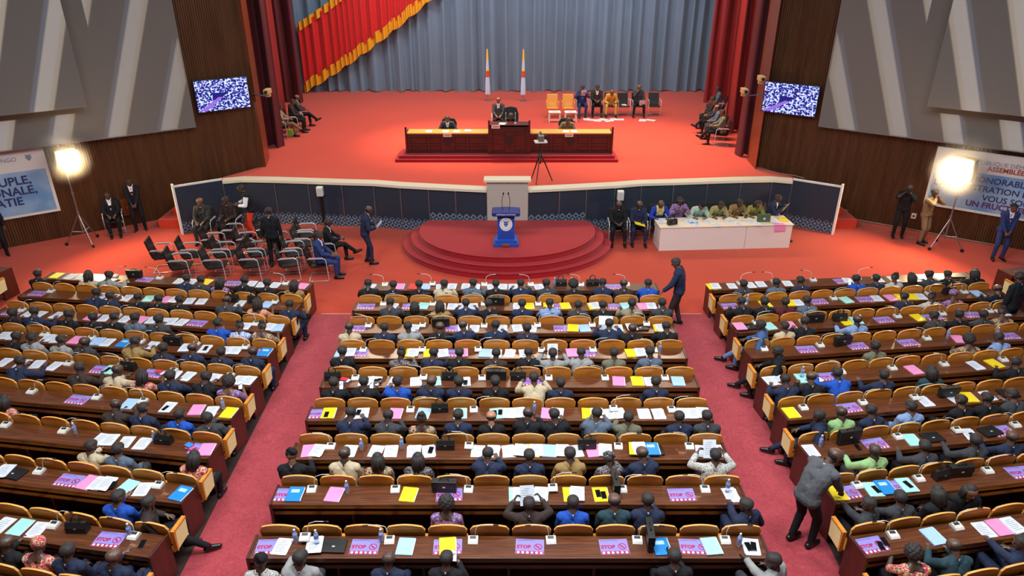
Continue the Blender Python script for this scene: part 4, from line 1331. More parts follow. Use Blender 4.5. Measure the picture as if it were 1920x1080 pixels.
ITEMS['L'] = [
    "Y0.22 W0.59 W0.90 M1.69 C2.26 P2.56 M2.89 W3.46 W3.79 Y4.16 P4.85 W5.33 W5.57 W5.92 M6.15 K6.61",
    "P0.33 M0.60 W1.98 W2.24 W2.61 G3.14 K3.58 W3.79 W4.16 W4.45 H5.17 W5.40 H5.71 B6.04 M6.20",
    "P0.32 M0.49 W0.74 W1.00 W1.43 K2.27 W2.58 M2.83 W3.07 K3.44 W3.71 W3.96 W4.17 W4.40 P4.76 W5.89 M6.08 W6.43 B6.62",
    "W0.81 W1.04 M1.67 W1.83 W2.05 K2.47 M2.75 B2.96 W3.20 S3.56 M3.88 W4.19 C4.63 W4.94 M5.11 W5.37 T5.38 W5.84 W6.04 M6.20 P6.80 S6.67",
    "W1.50 W1.90 W2.23 W2.60 M2.83 P3.61 G3.80 T3.76 M3.95 H4.16 P4.71 Z4.87 M5.07 W5.15 W5.43 W5.96 M6.25 W6.50 W6.76",
    "M2.68 P3.70 M4.01 B4.73 M4.94 W5.50 T5.47 K6.05 W6.33 O6.53 Y6.69",
    "M2.84 M3.96 O4.21 W4.72 W4.91 W5.20 W5.51 O5.70 H5.85 Z6.39 P6.58 K6.72",
    "W3.63 D3.81 M4.16 P4.77 K5.10 W5.28 W5.42 T5.56 G5.77 W6.03 M6.23 S6.73",
    "W4.32 G4.62 W4.89 M5.07 H5.49 P6.04 O6.29 M6.35 T6.55",
]
ITEMS['R'] = [
    "Y-0.15 W0.12 W0.53 M0.78 W1.01 W1.27 M1.66 W1.95 M2.66 P3.37 W3.51 M3.82 W4.30 W4.70 W5.30 W5.76 D6.37",
    "P0.11 M0.56 O0.62 Y1.04 Y1.62 W1.84 P2.34 M2.76 G3.02 P3.49 W3.79 K4.13 Y4.39 Y4.66 W4.89 M5.16 H5.64 M6.06 B6.33",
    "K0.03 D0.29 M0.52 G0.79 K1.25 M1.61 C1.87 H2.45 Y2.57 G2.80 P3.46 M3.85 Y4.28 P4.64 M4.93 P5.58 M6.08 W6.33",
    "M0.37 P1.25 M1.60 C2.07 P2.37 P3.51 M4.00 O4.45 K4.65 O5.53 P5.83",
    "W0.09 W0.29 O0.76 G0.76 W1.00 P1.29 M1.62 M2.70 K3.08 M3.81 W4.42 Y4.83 M5.11",
    "Y0.14 M0.43 P1.27 M1.59 M2.62 W2.76 C3.27 W3.35 Y3.64 W4.04 D4.44",
    "W0.05 O0.31 V0.81 T0.92 P1.26 M1.75 G1.94 D2.31 M2.86 W3.03 T3.05 D3.40 P3.64 M3.99",
    "Y0.12 P0.27 M0.51 G0.71 T0.75 S0.92 G1.28 P1.19 T1.30 M1.57 H1.94 C2.25 M2.78 P3.28",
    "P0.14 T0.29 T0.39 M0.58 B1.14 M1.60 W1.95 K2.19 W2.42",
]
PEOPLE['C'] = [
    "0.22ks 0.82ks 1.43ks 1.99cs 2.67us 3.24ks 3.83nsh 4.45gs 5.08ka 5.76ns 6.26xd 6.84bs",
    "0.89gs 1.45kq 2.01tq 2.58nsh 3.12ks 3.85ns 4.47Bs 5.09gs 5.65ks 6.28qs 6.97gsc",
    "0.21cd 0.94ns 1.45Gs 2.10kd 2.61nd 3.27ns 3.94ns 5.67nsh 6.13kd 6.88ks",
    "0.28ks 1.41vn 2.04ns 2.58ks 3.30xs 4.01ks 4.36Gsf 4.99Gs 5.63os 6.34usc",
    "0.34ksc 0.89ksc 1.52bs 2.14nd 2.65ns 3.32ks 4.10csh 4.46ns 6.27ns",
    "0.85ns 1.48gs 2.08fn 2.70ns 3.27kd 3.89kd 4.36ks 5.06us 5.60ose 6.50ns 6.94gs",
    "0.14kh 0.98cd 1.51fq 2.14vq 3.23ns 3.90ns 4.54tsc 5.17vh 5.70nd 6.82wsf",
    "2.67pa 3.87xsf 4.50bs 5.10yd 5.58nsc 7.01nst",
    "0.31wh 0.84Gs 1.99nd 2.75ksc 5.76ksc 7.06Gst",
]
PEOPLE['L'] = [
    "0.21ks 1.50cq 1.95Gs 3.96nsh 4.29gs 4.77pq 5.42ks 5.97ks 6.65tq",
    "2.17nsh 2.52ns 3.25ks 3.76ks 4.25ks 5.34gd 6.08eq 6.83ns",
    "0.87ks 1.35ns 2.17ks 2.85ks 3.16ks 3.69us 4.26gs 5.58bse 6.04Wn 6.53fn",
    "1.57ks 1.94Gs 2.60Gs 3.14gd 4.16ts 4.84ns 5.44nd 6.06ns 6.70nd",
    "2.20nsh 3.61xs 4.32cd 4.86rq 5.45nse 6.10ks 6.60pac",
    "2.76rq 4.86xd 5.42ns 6.11bs 6.66gst",
    "5.02cse 5.53us 6.80rq",
    "6.09bs 6.73xsg",
    "5.01kd 5.54rh 5.81ns 6.59nd",
]
PEOPLE['R'] = [
    "0.57gs 1.38us 1.99ns 3.52bsc 4.05ns 4.28wn 4.65kq 5.17gs 5.67ks 6.44kq",
    "0.25ks 0.74ks 1.20ms 1.74us 4.07ns 4.71wn 5.30ph 6.40kd",
    "0.30jsG 0.89cs 1.25ks 2.43Bd 4.26gs 4.75ks 5.33gs 5.85fn",
    "0.19ksG 2.36os 4.45fa 5.12Bs",
    "0.13ns 0.62kd 1.22bsh 2.01ns 2.99yq 4.81ks",
    "0.27nsG 0.72ld 1.30ns 2.01Bs 3.00ks 3.49ks 4.03gs",
    "0.81ld 1.71gse 2.58gs 3.23nd",
    "0.21gst 0.72gse 1.35kq 1.86kqB",
    "0.40ra 1.03yd 1.95nst",
]

seat_people()

# ------------------------------------------------------------------ what lies on the desks
M_PURPLE = mat('placard_purple', (142, 132, 200), .35)
M_CRIM = mat('placard_crimson', (176, 24, 70), .35)
M_YEL = mat('yellow_card', (238, 206, 24), .55)
M_PINK = mat('pink_card', (232, 140, 186), .55)
M_MINT = mat('mint_card', (158, 214, 206), .55)
M_LBLUE = mat('pale_blue_card', (162, 194, 230), .55)
M_CYAN = mat('blue_cover', (36, 130, 200), .35)
M_REDC = mat('red_card', (206, 40, 40), .5)
M_PHONE = mat('phone_glass', (14, 14, 18), .12)
M_SCREEN = mat('lit_phone_screen', (220, 226, 240), .3, emit=(220, 230, 250), strength=1.3)
M_LCD = mat('grey_lcd', (50, 56, 60), .25)
M_MICW = mat('cream_plastic', (214, 208, 198), .4)
M_BOTTLE = bpy.data.materials.new('clear_bottle_plastic')
M_BOTTLE.use_nodes = True
_b = M_BOTTLE.node_tree.nodes['Principled BSDF']
_b.inputs['Base Color'].default_value = (.75, .85, 1, 1)
_b.inputs['Roughness'].default_value = .08
_b.inputs['Transmission Weight'].default_value = .85
_b.inputs['IOR'].default_value = 1.2
M_BLABEL = mat('bottle_label', (120, 140, 200), .5)
MATS['clear_bottle_plastic'] = M_BOTTLE

def sheets(w, d, n, h, seed, m, ink=True):
    """n loose sheets lying not quite square, with grey printed lines"""
    r = random.Random(seed)
    mb = MB()
    for k in range(n):
        q = Matrix.Translation((r.uniform(-.012, .012), r.uniform(-.012, .012), 0)) @ Matrix.Rotation(r.uniform(-.10, .10) if k else 0, 4, 'Z')
        z = h * k / n
        mb.cur = 0
        mb.box(-w / 2, w / 2, -d / 2, d / 2, z, z + h / n * .9, q)
        if k == n - 1 and ink:
            mb.cur = 1
            for j in range(7):
                yy = d * .34 - j * d * .105
                mb.box(-w * (.2 if j == 0 else .38), w * (.2 if j == 0 else r.uniform(.1, .38)), yy - .004, yy + .004, z + h / n * .9, z + h / n * .9 + .0006, q)
    return mb.mesh('sheets', [m, M_INK])
ITEMW = {'W': .21, 'y': .23, 'Y': .23, 'K': .23, 'G': .23, 'B': .23, 'R': .22, 'S': .22, 'P': .40, 'M': .15, 'T': .075, 'O': .07, 'H': .30, 'C': .40, 'D': .34, 'V': .09, 'L': .32, 'Z': .18, 'E': .10}
PAPERS = [sheets(.21, .297, n, h, k, M_PAPER) for k, (n, h) in enumerate(((2, .004), (3, .006), (4, .010), (6, .022), (3, .005)))]

def folder_parts(name, m):
    cover = MB().box(-.115, .115, -.158, .158, 0, .003).box(-.118, -.112, -.158, .158, 0, .016)
    cover.box(-.115, .112, -.158, .158, .0135, .016)
    pages = MB()
    for k in range(4):
        pages.box(-.105, .118 + .002 * k, -.150 - .001 * k, .150, .0033 + .0025 * k, .0055 + .0025 * k)
    return cover.mesh('cover', m), pages.mesh('pages', M_PAPER)
FOLD = {k: folder_parts(k, m) for k, m in (('Y', M_YEL), ('K', M_PINK), ('G', M_MINT), ('B', M_LBLUE), ('R', M_REDC), ('S', M_CYAN))}
COVERLINE = MB().box(-.075, .055, .03, .10, .0, .0008).mesh('cover_print', mat('cover_print_pale', (170, 205, 235), .4))

def placard_parts():
    board = MB().box(-.20, .20, -.14, .14, 0, .004).mesh('placard', M_PURPLE)
    strip = MB().box(-.195, .195, -.136, -.082, .004, .0052).mesh('strip', M_CRIM)
    dots = []
    for k in range(6):
        mb = MB().lathe([(.020, .0052), (.020, .0062)], (-.16 + .064 * k, -.109, 0), 12)
        dots.append(mb.mesh('badge', [M_WHITE, M_LBLUE][k % 4 == 3]))
    mb = MB()
    n = 24
    for k in range(n):
        a, b = 2 * math.pi * k / n, 2 * math.pi * (k + 1) / n
        mb.prism([(.046 * math.cos(a), .046 * math.sin(a)), (.058 * math.cos(a), .058 * math.sin(a)), (.058 * math.cos(b), .058 * math.sin(b)), (.046 * math.cos(b), .046 * math.sin(b))], lambda p, q, h: (.115 + p, .0 + q, h), .004, .0056)
    mb.box(-.05, .05, -.006, .006, .004, .0058, Matrix.Translation((.115, 0, 0)) @ Matrix.Rotation(R(-45), 4, 'Z'))
    mb.prism([(-.03, .022), (-.018, .03), (-.006, .014), (.014, -.006), (.03, -.018), (.022, -.03), (.0, -.022), (-.022, .0)], lambda p, q, h: (.115 + p, q, h), .004, .0052)
    sign = mb.mesh('no_phone_sign', M_CRIM)
    tx = text_mesh('STOP', .082, 'lettering', .0006, 'CENTER', .004)
    tx.materials.append(M_CRIM)
    t2 = text_mesh('ASSEMBLÉE NATIONALE', .022, 'heading', .0004, 'LEFT')
    t2.materials.append(mat('placard_dark', (56, 52, 120), .5))
    return board, strip, dots, sign, tx, t2
PLAC = placard_parts()

def mic_parts(s):
    base = MB().prism([(-.075, .0), (.075, 0), (.075, .022), (.055, .05), (-.05, .038), (-.075, .015)], lambda a, b, h: (h, a, b), -.07, .07).mesh('base', M_MICW)
    lcd = MB().box(-.04, .045, .0, .045, .0, .003, Matrix.Translation((-.005, 0, .0455)) @ Matrix.Rotation(R(7), 4, 'X')).mesh('display', M_LCD)
    neck = MB().tube([(s * .03, .06, .045), (s * .035, .07, .13), (s * .06, .075, .20), (s * .16, .06, .25), (s * .30, .03, .275)], .0055, 6)
    head = MB().tube([(s * .29, .032, .273), (s * .36, .015, .285)], [.010, .011], 8)
    return base, lcd, neck.mesh('gooseneck', M_MICW, True), head.mesh('microphone_head', M_BLACK, True)
MICS = {1: mic_parts(1), -1: mic_parts(-1)}
BOT = (MB().lathe([(.03, 0), (.033, .01), (.033, .07), (.030, .08), (.033, .09), (.033, .15), (.026, .18), (.013, .205), (.013, .215)], n=14).mesh('bottle', M_BOTTLE, True),
       MB().lathe([(.015, .213), (.015, .232)], n=12).mesh('cap', M_WHITE), MB().lathe([(.0338, .085), (.0338, .145)], n=14).mesh('label', M_BLABEL))
PHN = (MB().box(-.037, .037, -.078, .078, 0, .009, bev=.003).mesh('phone', M_BLACK), MB().box(-.034, .034, -.074, .074, .009, .0094).mesh('glass', M_PHONE))

def bag_parts(w, d, h):
    mb = MB().prism([(-d / 2, 0), (d / 2, 0), (d / 2 * .9, h * .55), (d / 2 * .35, h), (-d / 2 * .35, h), (-d / 2 * .9, h * .55)], lambda a, b, q: (q, a, b), -w / 2, w / 2)
    hd = [MB().tube([(-w * .22, q, h * .9), (-w * .2, q, h + .07), (0, q, h + .11), (w * .2, q, h + .07), (w * .22, q, h * .9)], .007, 6).mesh('handle', M_LEATHER, True) for q in (-.015, .015)]
    fl = MB().box(-w * .46, w * .46, -d / 2 * .98, -d / 2 * .6, h * .5, h * .62).mesh('clasp_flap', M_BLACK)
    bk = MB().box(-.018, .018, -d / 2 * 1.02, -d / 2 * .9, h * .5, h * .56).mesh('buckle', M_CHROME)
    return mb.mesh('bag', M_LEATHER), hd, fl, bk
BAGH = bag_parts(.30, .13, .17)
def case_parts(w, d, h):
    body = MB().box(-w / 2, w / 2, -d / 2, d / 2, 0, h, bev=.02).mesh('case', M_LEATHER)
    flap = MB().box(-w / 2 - .004, w / 2 + .004, -d / 2 - .006, d / 2 + .004, h * .45, h + .006, bev=.01).mesh('flap', M_LEATHER)
    hd = MB().tube([(-.07, 0, h), (-.06, 0, h + .035), (.06, 0, h + .035), (.07, 0, h)], .009, 6).mesh('handle', M_BLACK, True)
    lk = MB().box(-.02, .02, -d / 2 - .010, -d / 2 - .004, h * .52, h * .62).mesh('lock', M_CHROME)
    return body, flap, hd, lk
CASES = {'C': case_parts(.38, .10, .20), 'V': case_parts(.40, .09, .28)}
FLAT = (MB().box(-.17, .17, -.125, .125, 0, .035, bev=.012).mesh('case', M_LEATHER), MB().box(-.172, .172, -.127, .02, .020, .038, bev=.006).mesh('flap', M_LEATHER), MB().box(-.02, .02, -.04, -.015, .038, .041).mesh('lock', M_CHROME))
LAP = (MB().box(-.16, .16, -.11, .11, 0, .016, bev=.004).mesh('keyboard_base', M_STEEL), MB().box(-.16, .16, -.004, .004, 0, .21, bev=.003).mesh('lid', M_STEEL), MB().box(-.15, .15, -.0045, -.004, .012, .20).mesh('screen', mat('lit_laptop_screen', (230, 235, 245), .3, emit=(232, 238, 250), strength=1.2)))
BUNDLE_M = [mat('bundle_blue', (60, 120, 190), .5), mat('bundle_red', (200, 50, 60), .5), mat('bundle_pink', (220, 90, 150), .5), M_PAPER]
def bundle(cols):
    ps = []
    r = random.Random(len(cols))
    for k, c in enumerate(cols):
        q = Matrix.Translation((r.uniform(-.04, .04), r.uniform(-.03, .03), .0)) @ Matrix.Rotation(r.uniform(-.6, .6), 4, 'Z')
        ps.append(MB().box(-.07, .07, -.05, .05, .018 * k, .018 * k + .017, q, ).mesh('packet', BUNDLE_M[c]))
    return ps
BUN = bundle((0, 3, 1))
BUNP = bundle((2, 2, 0))
KEYS = [MB().ball((0, 0, .016), (.028, .045, .016), 10, 6).mesh('case', M_BLACK, True), MB().tube([(.02, .03, .006), (.05, .06, .006), (.08, .03, .006)], .004, 6).mesh('cord', M_BLACK, True)]

DESCR = {'W': ('paper_stack', 'white printed papers', 'papers'), 'y': ('paper_stack', 'yellow folder under papers', 'folder'), 'Y': ('folder', 'yellow folder', 'folder'), 'K': ('folder', 'pink folder', 'folder'),
         'G': ('folder', 'mint green folder', 'folder'), 'B': ('folder', 'pale blue folder', 'folder'), 'R': ('folder', 'red folder', 'folder'), 'S': ('booklet', 'bright blue booklet', 'booklet'),
         'P': ('stop_placard', 'purple STOP placard', 'placard'), 'M': ('microphone_unit', 'cream gooseneck microphone', 'microphone'), 'T': ('phone', 'black phone', 'phone'), 'O': ('water_bottle', 'clear water bottle', 'bottle'),
         'H': ('handbag', 'black handbag', 'bag'), 'C': ('briefcase', 'black briefcase', 'briefcase'), 'V': ('briefcase', 'tall black briefcase standing upright', 'briefcase'), 'D': ('document_case', 'flat black document case', 'case'),
         'L': ('laptop', 'open laptop with lit screen', 'laptop'), 'Z': ('packet_bundle', 'bundle of coloured packets', 'packets'), 'E': ('glasses_case', 'small black case with cord', 'case')}
GROUPS = {'W': 'white papers on the desks', 'M': 'microphones on the desks', 'P': 'STOP placards on the desks', 'O': 'water bottles on the desks', 'T': 'phones on the desks', 'Y': 'folders on the desks', 'K': 'folders on the desks', 'G': 'folders on the desks', 'B': 'folders on the desks', 'H': 'bags on the desks', 'C': 'bags on the desks', 'D': 'bags on the desks', 'V': 'bags on the desks'}
ENDS = {'C': LEN['C'] - .05, 'L': LEN['L'] - .05, 'R': LEN['R'] - .05}

def make_item(k, t, r):
    """the parts of one item under its root t"""
    if k == 'W':
        link('sheets', PAPERS[r.randrange(5)], t)
    elif k == 'y':
        link('cover', FOLD['Y'][0], t); link('pages', FOLD['Y'][1], t)
        link('sheets', PAPERS[2], t, (.05, .015, .016), (0, 0, .12))
    elif k in 'YKGBRS':
        link('cover', FOLD[k][0], t); link('pages', FOLD[k][1], t)
        if k == 'S':
            link('cover_print', COVERLINE, t, (0, 0, .016))
    elif k == 'P':
        board, strip, dots, sign, tx, t2 = PLAC
        link('board', board, t); s = link('strip', strip, t)
        for d in dots:
            link('badge', d, s)
        link('no_phone_sign', sign, t)
        link('lettering', tx, t, (-.085, -.005, .0046))
        link('heading', t2, t, (-.18, .112, .0044))
    elif k == 'M':
        for nm, me in zip(('base', 'display', 'gooseneck', 'microphone_head'), MICS[r.choice((1, 1, -1))]):
            link(nm, me, t)
    elif k == 'T':
        b = link('body', PHN[0], t); link('glass', PHN[1], t)
    elif k == 'O':
        for nm, me in zip(('bottle_body', 'cap', 'paper_label'), BOT):
            link(nm, me, t)
    elif k == 'H':
        link('bag_body', BAGH[0], t)
        for h in BAGH[1]: link('handle', h, t)
        link('clasp_flap', BAGH[2], t); link('buckle', BAGH[3], t)
    elif k in 'CV':
        c = CASES[k]
        link('case_body', c[0], t); f = link('flap', c[1], t); link('handle', c[2], t); link('lock', c[3], f)
    elif k == 'D':
        link('case_body', FLAT[0], t); f = link('flap', FLAT[1], t); link('lock', FLAT[2], f)
    elif k == 'L':
        link('keyboard_base', LAP[0], t)
        l = link('lid', LAP[1], t, (0, .11, .012), (R(-18), 0, 0)); link('screen', LAP[2], l)
    elif k == 'Z':
        for p in (BUNP if r.random() < .4 else BUN): link('packet', p, t)
    elif k == 'E':
        link('case_body', KEYS[0], t); link('cord', KEYS[1], t)

ITEMH = {'W': .012, 'y': .03, 'Y': .0165, 'K': .0165, 'G': .0165, 'B': .0165, 'R': .0165, 'S': .018, 'P': .0066, 'D': .042}
TOP = .012 + .738
def place_items():
    for b in 'CLR':
        for i, line in enumerate(ITEMS[b]):
            toks = sorted(((float(t[1:]), t[0]) for t in line.split()), key=lambda q: ('PDYKGBRSyW'.find(q[1]) if q[1] in 'PDYKGBRSyW' else 20))
            counts = {}
            for u, k in toks: counts[k] = counts.get(k, 0) + 1
            order = {}
            for k in counts:
                for n, u in enumerate(sorted(u for u, kk in toks if kk == k)):
                    order[(k, u)] = n
            lay = []
            for u0, k in toks:
                u = u0
                r = random.Random(int(u * 100) * 31 + i * 7 + ord(b))
                w = ITEMW[k]
                v = -.115 if k in 'MO' else -.14 if k in 'HCV' else -.225
                if k == 'O': v = r.uniform(-.22, -.10)
                if k in 'TE': v = r.uniform(-.30, -.2)
                dv = {'M': .08, 'O': .04, 'T': .08, 'E': .05, 'H': .08, 'C': .07, 'V': .20, 'L': .12, 'Z': .08}.get(k, .155)
                u = min(max(u, w * .45), ENDS[b] - w * .45) if not (b == 'R' and i == 0 and k == 'Y') else u + .18
                z = TOP
                for (a0, a1, b0, b1, h) in lay:
                    if u - w / 2 < a1 and u + w / 2 > a0 and v - dv < b1 and v + dv > b0:
                        z = max(z, h)
                rz = r.uniform(-.16, .16)
                if k in 'PM': rz *= .4
                if k in 'T': rz = r.uniform(-.22, .22)
                if k == 'V' and b == 'C': rz = R(90) + r.uniform(-.1, .1)
                x, y, a = row_frame(b, i)
                name, words, cat = DESCR[k]
                t = empty(name, row_pt(b, i, u, v, z + .0006), a + rz)
                make_item(k, t, r)
                lab = words + (', %s from left' % ORD[order[(k, u0)]] if counts[k] > 1 else '') + ' on the %s desk from the stage, %s' % (ORD[i], BLOCKNAME[b])
                tag(t, lab, cat, GROUPS.get(k))
                lay.append((u - w / 2, u + w / 2, v - dv, v + dv, z + ITEMH.get(k, 0.0005) + .0012))
place_items()
# things in the hands of the seated
for (p, rz, lab) in HELD_PHONES:
    t = empty('phone', p, rz)
    t.rotation_euler = (R(62), 0, rz)
    link('body', PHN[0], t); link('lit_screen', MB().box(-.034, .034, -.074, .074, .009, .0096).mesh('lit_screen', M_SCREEN), t)
    tag(t, 'lit phone held by the ' + lab, 'phone', 'phones in hand')
for (p, rz, lab) in HELD_PAPERS:
    t = empty('paper_sheet', p, rz)
    t.rotation_euler = (R(55), 0, rz)
    link('sheets', sheets(.21, .297, 2, .003, 3, M_PAPER), t)
    tag(t, 'white sheet held up by the ' + lab, 'paper', 'papers held up')
# little paper flags with the seated
for b, i, u, v, z, lab in (('C', 2, 2.32, -.93, .93, 'small paper flag held at the third desk of the centre block'), ('C', 0, 1.62, -.93, .90, 'small paper flag held at the first desk of the centre block')):
    t = empty('paper_flag', row_pt(b, i, u, v, z), .2); t.rotation_euler = (R(-50), 0, .15)
    MB().box(-.085, .085, -.055, .055, -.0015, .0015).build('sheet', mat('flag_paper_blue', (70, 150, 215), .6), t)
    MB().box(-.035, .035, -.055, .055, .0015, .0022).build('white_band', M_PAPER, t)
    MB().box(-.02, .02, -.055, .055, .0022, .003).build('red_band', M_REDC, t)
    MB().tube([(-.088, -.12, 0), (-.088, .06, 0)], .003, 6).build('stick', M_WHITE, t)
    tag(t, lab, 'flag')

# ------------------------------------------------------------------ furniture and people before the stage and on it
def visitor_parts(mseat, mframe):
    d = {}
    d['seat'] = MB().prism([(-.22, .43), (.24, .455), (.25, .44), (.24, .41), (-.22, .385)], lambda a, b, h: (h, a, b), -.24, .24).mesh('seat', mseat)
    prof = [(-.21, .44), (-.26, .62), (-.33, .94), (-.355, .96), (-.37, .94), (-.30, .60), (-.25, .42)]
    d['backrest'] = MB().prism(prof, lambda a, b, h: (h, a, b), -.235, .235).mesh('backrest', mseat)
    fr = []
    for s in (-1, 1):
        x = s * .27
        mb = MB().tube([(x, -.28, .66), (x, .16, .66), (x, .20, .63), (x, .22, .4), (x, .24, .03), (x, .20, .012), (x, -.30, .012)], .012, 8)
        mb.tube([(x, -.28, .66), (s * .24, -.285, .66)], .011, 6).tube([(x, .21, .40), (s * .20, .2, .40)], .011, 6)
        fr.append(mb.mesh('side_frame', mframe, True))
    d['side_frame'] = fr
    d['arm_pad'] = [MB().box(s * .27 - .022, s * .27 + .022, -.24, .14, .67, .70, bev=.008).mesh('arm_pad', mframe if mseat is M_LEATHER else mseat) for s in (-1, 1)]
    d['rail'] = MB().tube([(-.27, -.30, .012), (.27, -.30, .012)], .012, 8).mesh('floor_rail', mframe, True)
    return d
VIS = visitor_parts(M_LEATHER, M_CHROME)
M_AMBER = mat('amber_leather', (214, 150, 62), .5, noise=.08)
VISY = visitor_parts(M_AMBER, M_AMBER)
def visitor_chair(loc, rz, label, d=None, group='black visitor chairs'):
    d = d or VIS
    t = empty('visitor_chair', loc, rz)
    tag(t, label, 'chair', group)
    link('seat', d['seat'], t); link('backrest', d['backrest'], t); link('floor_rail', d['rail'], t)
    for f, a in zip(d['side_frame'], d['arm_pad']):
        q = link('side_frame', f, t); link('arm_pad', a, q)
    return t
FACE = R(-82)      # the chairs at the left look towards the dais
rows = [[(-9.75, 18.55)], [(-8.95, 17.85), (-8.02, 17.9), (-7.06, 17.95), (-6.05, 18.0), (-5.25, 18.0)], [(-8.95, 18.6), (-8.05, 18.65), (-7.1, 18.7), (-6.1, 18.72)],
        [(-8.6, 19.35), (-7.65, 19.4), (-6.75, 19.45), (-6.0, 19.42)], [(-8.3, 20.1), (-7.3, 20.15), (-6.1, 20.12)]]
RN = ['at the far left by itself', 'in the front row', 'in the second row', 'in the third row', 'in the back row']
for i, rw in enumerate(rows):
    for k, (x, y) in enumerate(rw):
        visitor_chair((x, y, 0), FACE + rng.uniform(-.08, .08), 'black chrome armed chair left of the dais, %s%s' % (RN[i], ', %s from left' % ORD[k] if len(rw) > 1 else ''))
S3 = STAGE_Z
RED_TIE, DARK_TIE = mat('red_tie', (150, 40, 40), .6), mat('dark_tie', (26, 28, 44), .6)
# people near the chairs
visitor_chair((-5.25, 19.05, 0), FACE, 'black chrome armed chair holding the man with crossed legs')
person('X', 'k', 's', (-5.22, 19.05, 0), FACE, 'man in black suit with crossed legs, seated left of the dais', .97, shirt=True, tie=DARK_TIE, eyes=True)
person('U', 'n', 's', (-5.22, 18.0, 0), R(-88), 'man in blue suit seated at the right end of the front chair row', 1.0, top=cloth('royal_navy_cloth', (40, 56, 104)), bottom=cloth('royal_navy_cloth', (40, 56, 104)), shirt=True, eyes=True)
person('S', 'k', 's', (-6.72, 18.75, 0), R(4), 'man in black suit standing among the chairs with his back turned', 1.0, skin=SKINS[2])
o, pr = person('P', 'n', 'd', (-4.15, 18.95, 0), R(-78), 'man in navy suit standing beside the dais, reading a white paper', 1.0, shirt=True, eyes=True)
pp = empty('paper_sheet', hand_at(o, pr, 1) + Vector((0, 0, .02)), R(-78)); pp.rotation_euler = (R(50), 0, R(-78))
link('sheets', PAPERS[0], pp); tag(pp, 'white paper held by the standing man in navy suit', 'paper')
visitor_chair((-9.45, 20.75, 0), R(180), 'black chrome armed chair under the left person in dark uniform by the wing panel')
visitor_chair((-8.7, 20.9, 0), R(175), 'black chrome armed chair under the second person in dark uniform by the wing panel')
M_CAMO = printed('dark_uniform', [(34, 34, 32), (48, 46, 40), (26, 26, 28)], 14)
o, pr = person('U', 'k', 'd', (-9.45, 20.78, 0), R(180), 'person in dark uniform seated in front of the left wing panel, leftmost', 1.0, skin=SKINS[2], top=M_CAMO, bottom=M_CAMO, eyes=True)
person('U2', 'x', 's', (-8.7, 20.93, 0), R(178), 'person in dark brown uniform seated in front of the left navy panels', 1.02, top=cloth('brown_uniform', (58, 44, 38)), eyes=True)
M_ORANGE = cloth('orange_red_trousers', (214, 62, 40))
o, pr = person('P', 'w', 's', (-8.05, 20.95, 0), R(112), 'man in black vest over white shirt and orange trousers, standing before the navy panels', 1.0, top=M_SHIRT, bottom=M_ORANGE, eyes=True)
me = pr.part('vest', pr.is_('torso', 'pelvis'), .024); me.materials.append(T_BLACK)
link('vest', me, o)
# guards at the left wall
person('U', 'k', 's', (-12.55, 21.35, 0), R(205), 'man in black suit seated against the left wall, nearer the floodlight', 1.0, shirt=True, eyes=True)
visitor_chair((-12.55, 21.35, 0), R(205), 'black chrome armed chair against the left wall, nearer the floodlight')
person('Q', 'k', 's', (-11.9, 21.6, 0), R(200), 'man in black suit with pale blue shirt standing at the left wall', 1.0, shirt=True, tie=DARK_TIE, eyes=True)
person('S', 'k', 's', (-15.0, 19.5, 0), R(215), 'man in dark clothes standing at the left edge under the banner', 1.0, eyes=True)
bx2 = empty('wall_box', (0, 0, 0)); on_wall(tag(bx2, 'small brown wooden box fixed low on the left wall behind the seated guard', 'box'), WL, 3.6, 0, .35)
MB().box(-.16, .16, -.10, 0, 0, .55, bev=.01).build('cabinet', M_JAMB, bx2); MB().box(-.02, .02, -.115, -.10, .25, .3).build('latch', M_STEEL, bx2)
# right hand wall
o, pr = person('O', 'k', 's', (12.05, 21.0, 0), R(160), 'person in dark clothes standing at the right wall, taking a picture', 1.0, eyes=True)
def hand_camera(p, rz, lab):
    t = empty('camera', p, rz); tag(t, lab, 'camera')
    MB().box(-.07, .07, -.035, .035, -.05, .05, bev=.012).build('camera_body', M_BLACK, t)
    MB().tube([(0, .03, 0), (0, .14, 0)], [.036, .04], 12).build('lens', M_BLACK, t)
    MB().box(-.03, .03, -.03, .03, .05, .08, bev=.008).build('viewfinder', M_BLACK, t)
hand_camera(hand_at(o, pr, 0).lerp(hand_at(o, pr, 1), .5), R(160), 'black camera held up by the person in dark clothes at the right wall')
person('O', 'c', 's', (12.5, 20.5, 0), R(-150), 'person in beige uniform standing by the right banner with raised hands', 1.0, top=T_KHAKI, eyes=True)
person('Q', 'n', 's', (14.1, 19.25, 0), R(168), 'man in blue suit with red tie standing under the right banner', 1.0, top=cloth('royal_blue_suit', (46, 58, 104)), bottom=cloth('royal_blue_suit', (46, 58, 104)), shirt=True, tie=RED_TIE, eyes=True, skin=SKINS[2])
# aisle walkers
o, pr = person('M', 'n', 's', (3.95, 15.25, 0), R(70), 'man in dark navy jacket standing at the head of the right aisle with a camera', 1.02, bottom=cloth('plum_brown_trousers', (58, 44, 46)), eyes=True)
hand_camera(hand_at(o, pr, 1) - Vector((0, 0, .06)), R(70), 'black camera hanging from the hand of the man in the aisle')
o, pr = person('N', 'g', 'd', (4.42, 8.28, 0), R(-62), 'tall man in grey suit and black trousers bending over a right block desk', 1.06, top=cloth('mid_grey_cloth', (84, 84, 88)), shirt=True, tie=DARK_TIE, eyes=True)
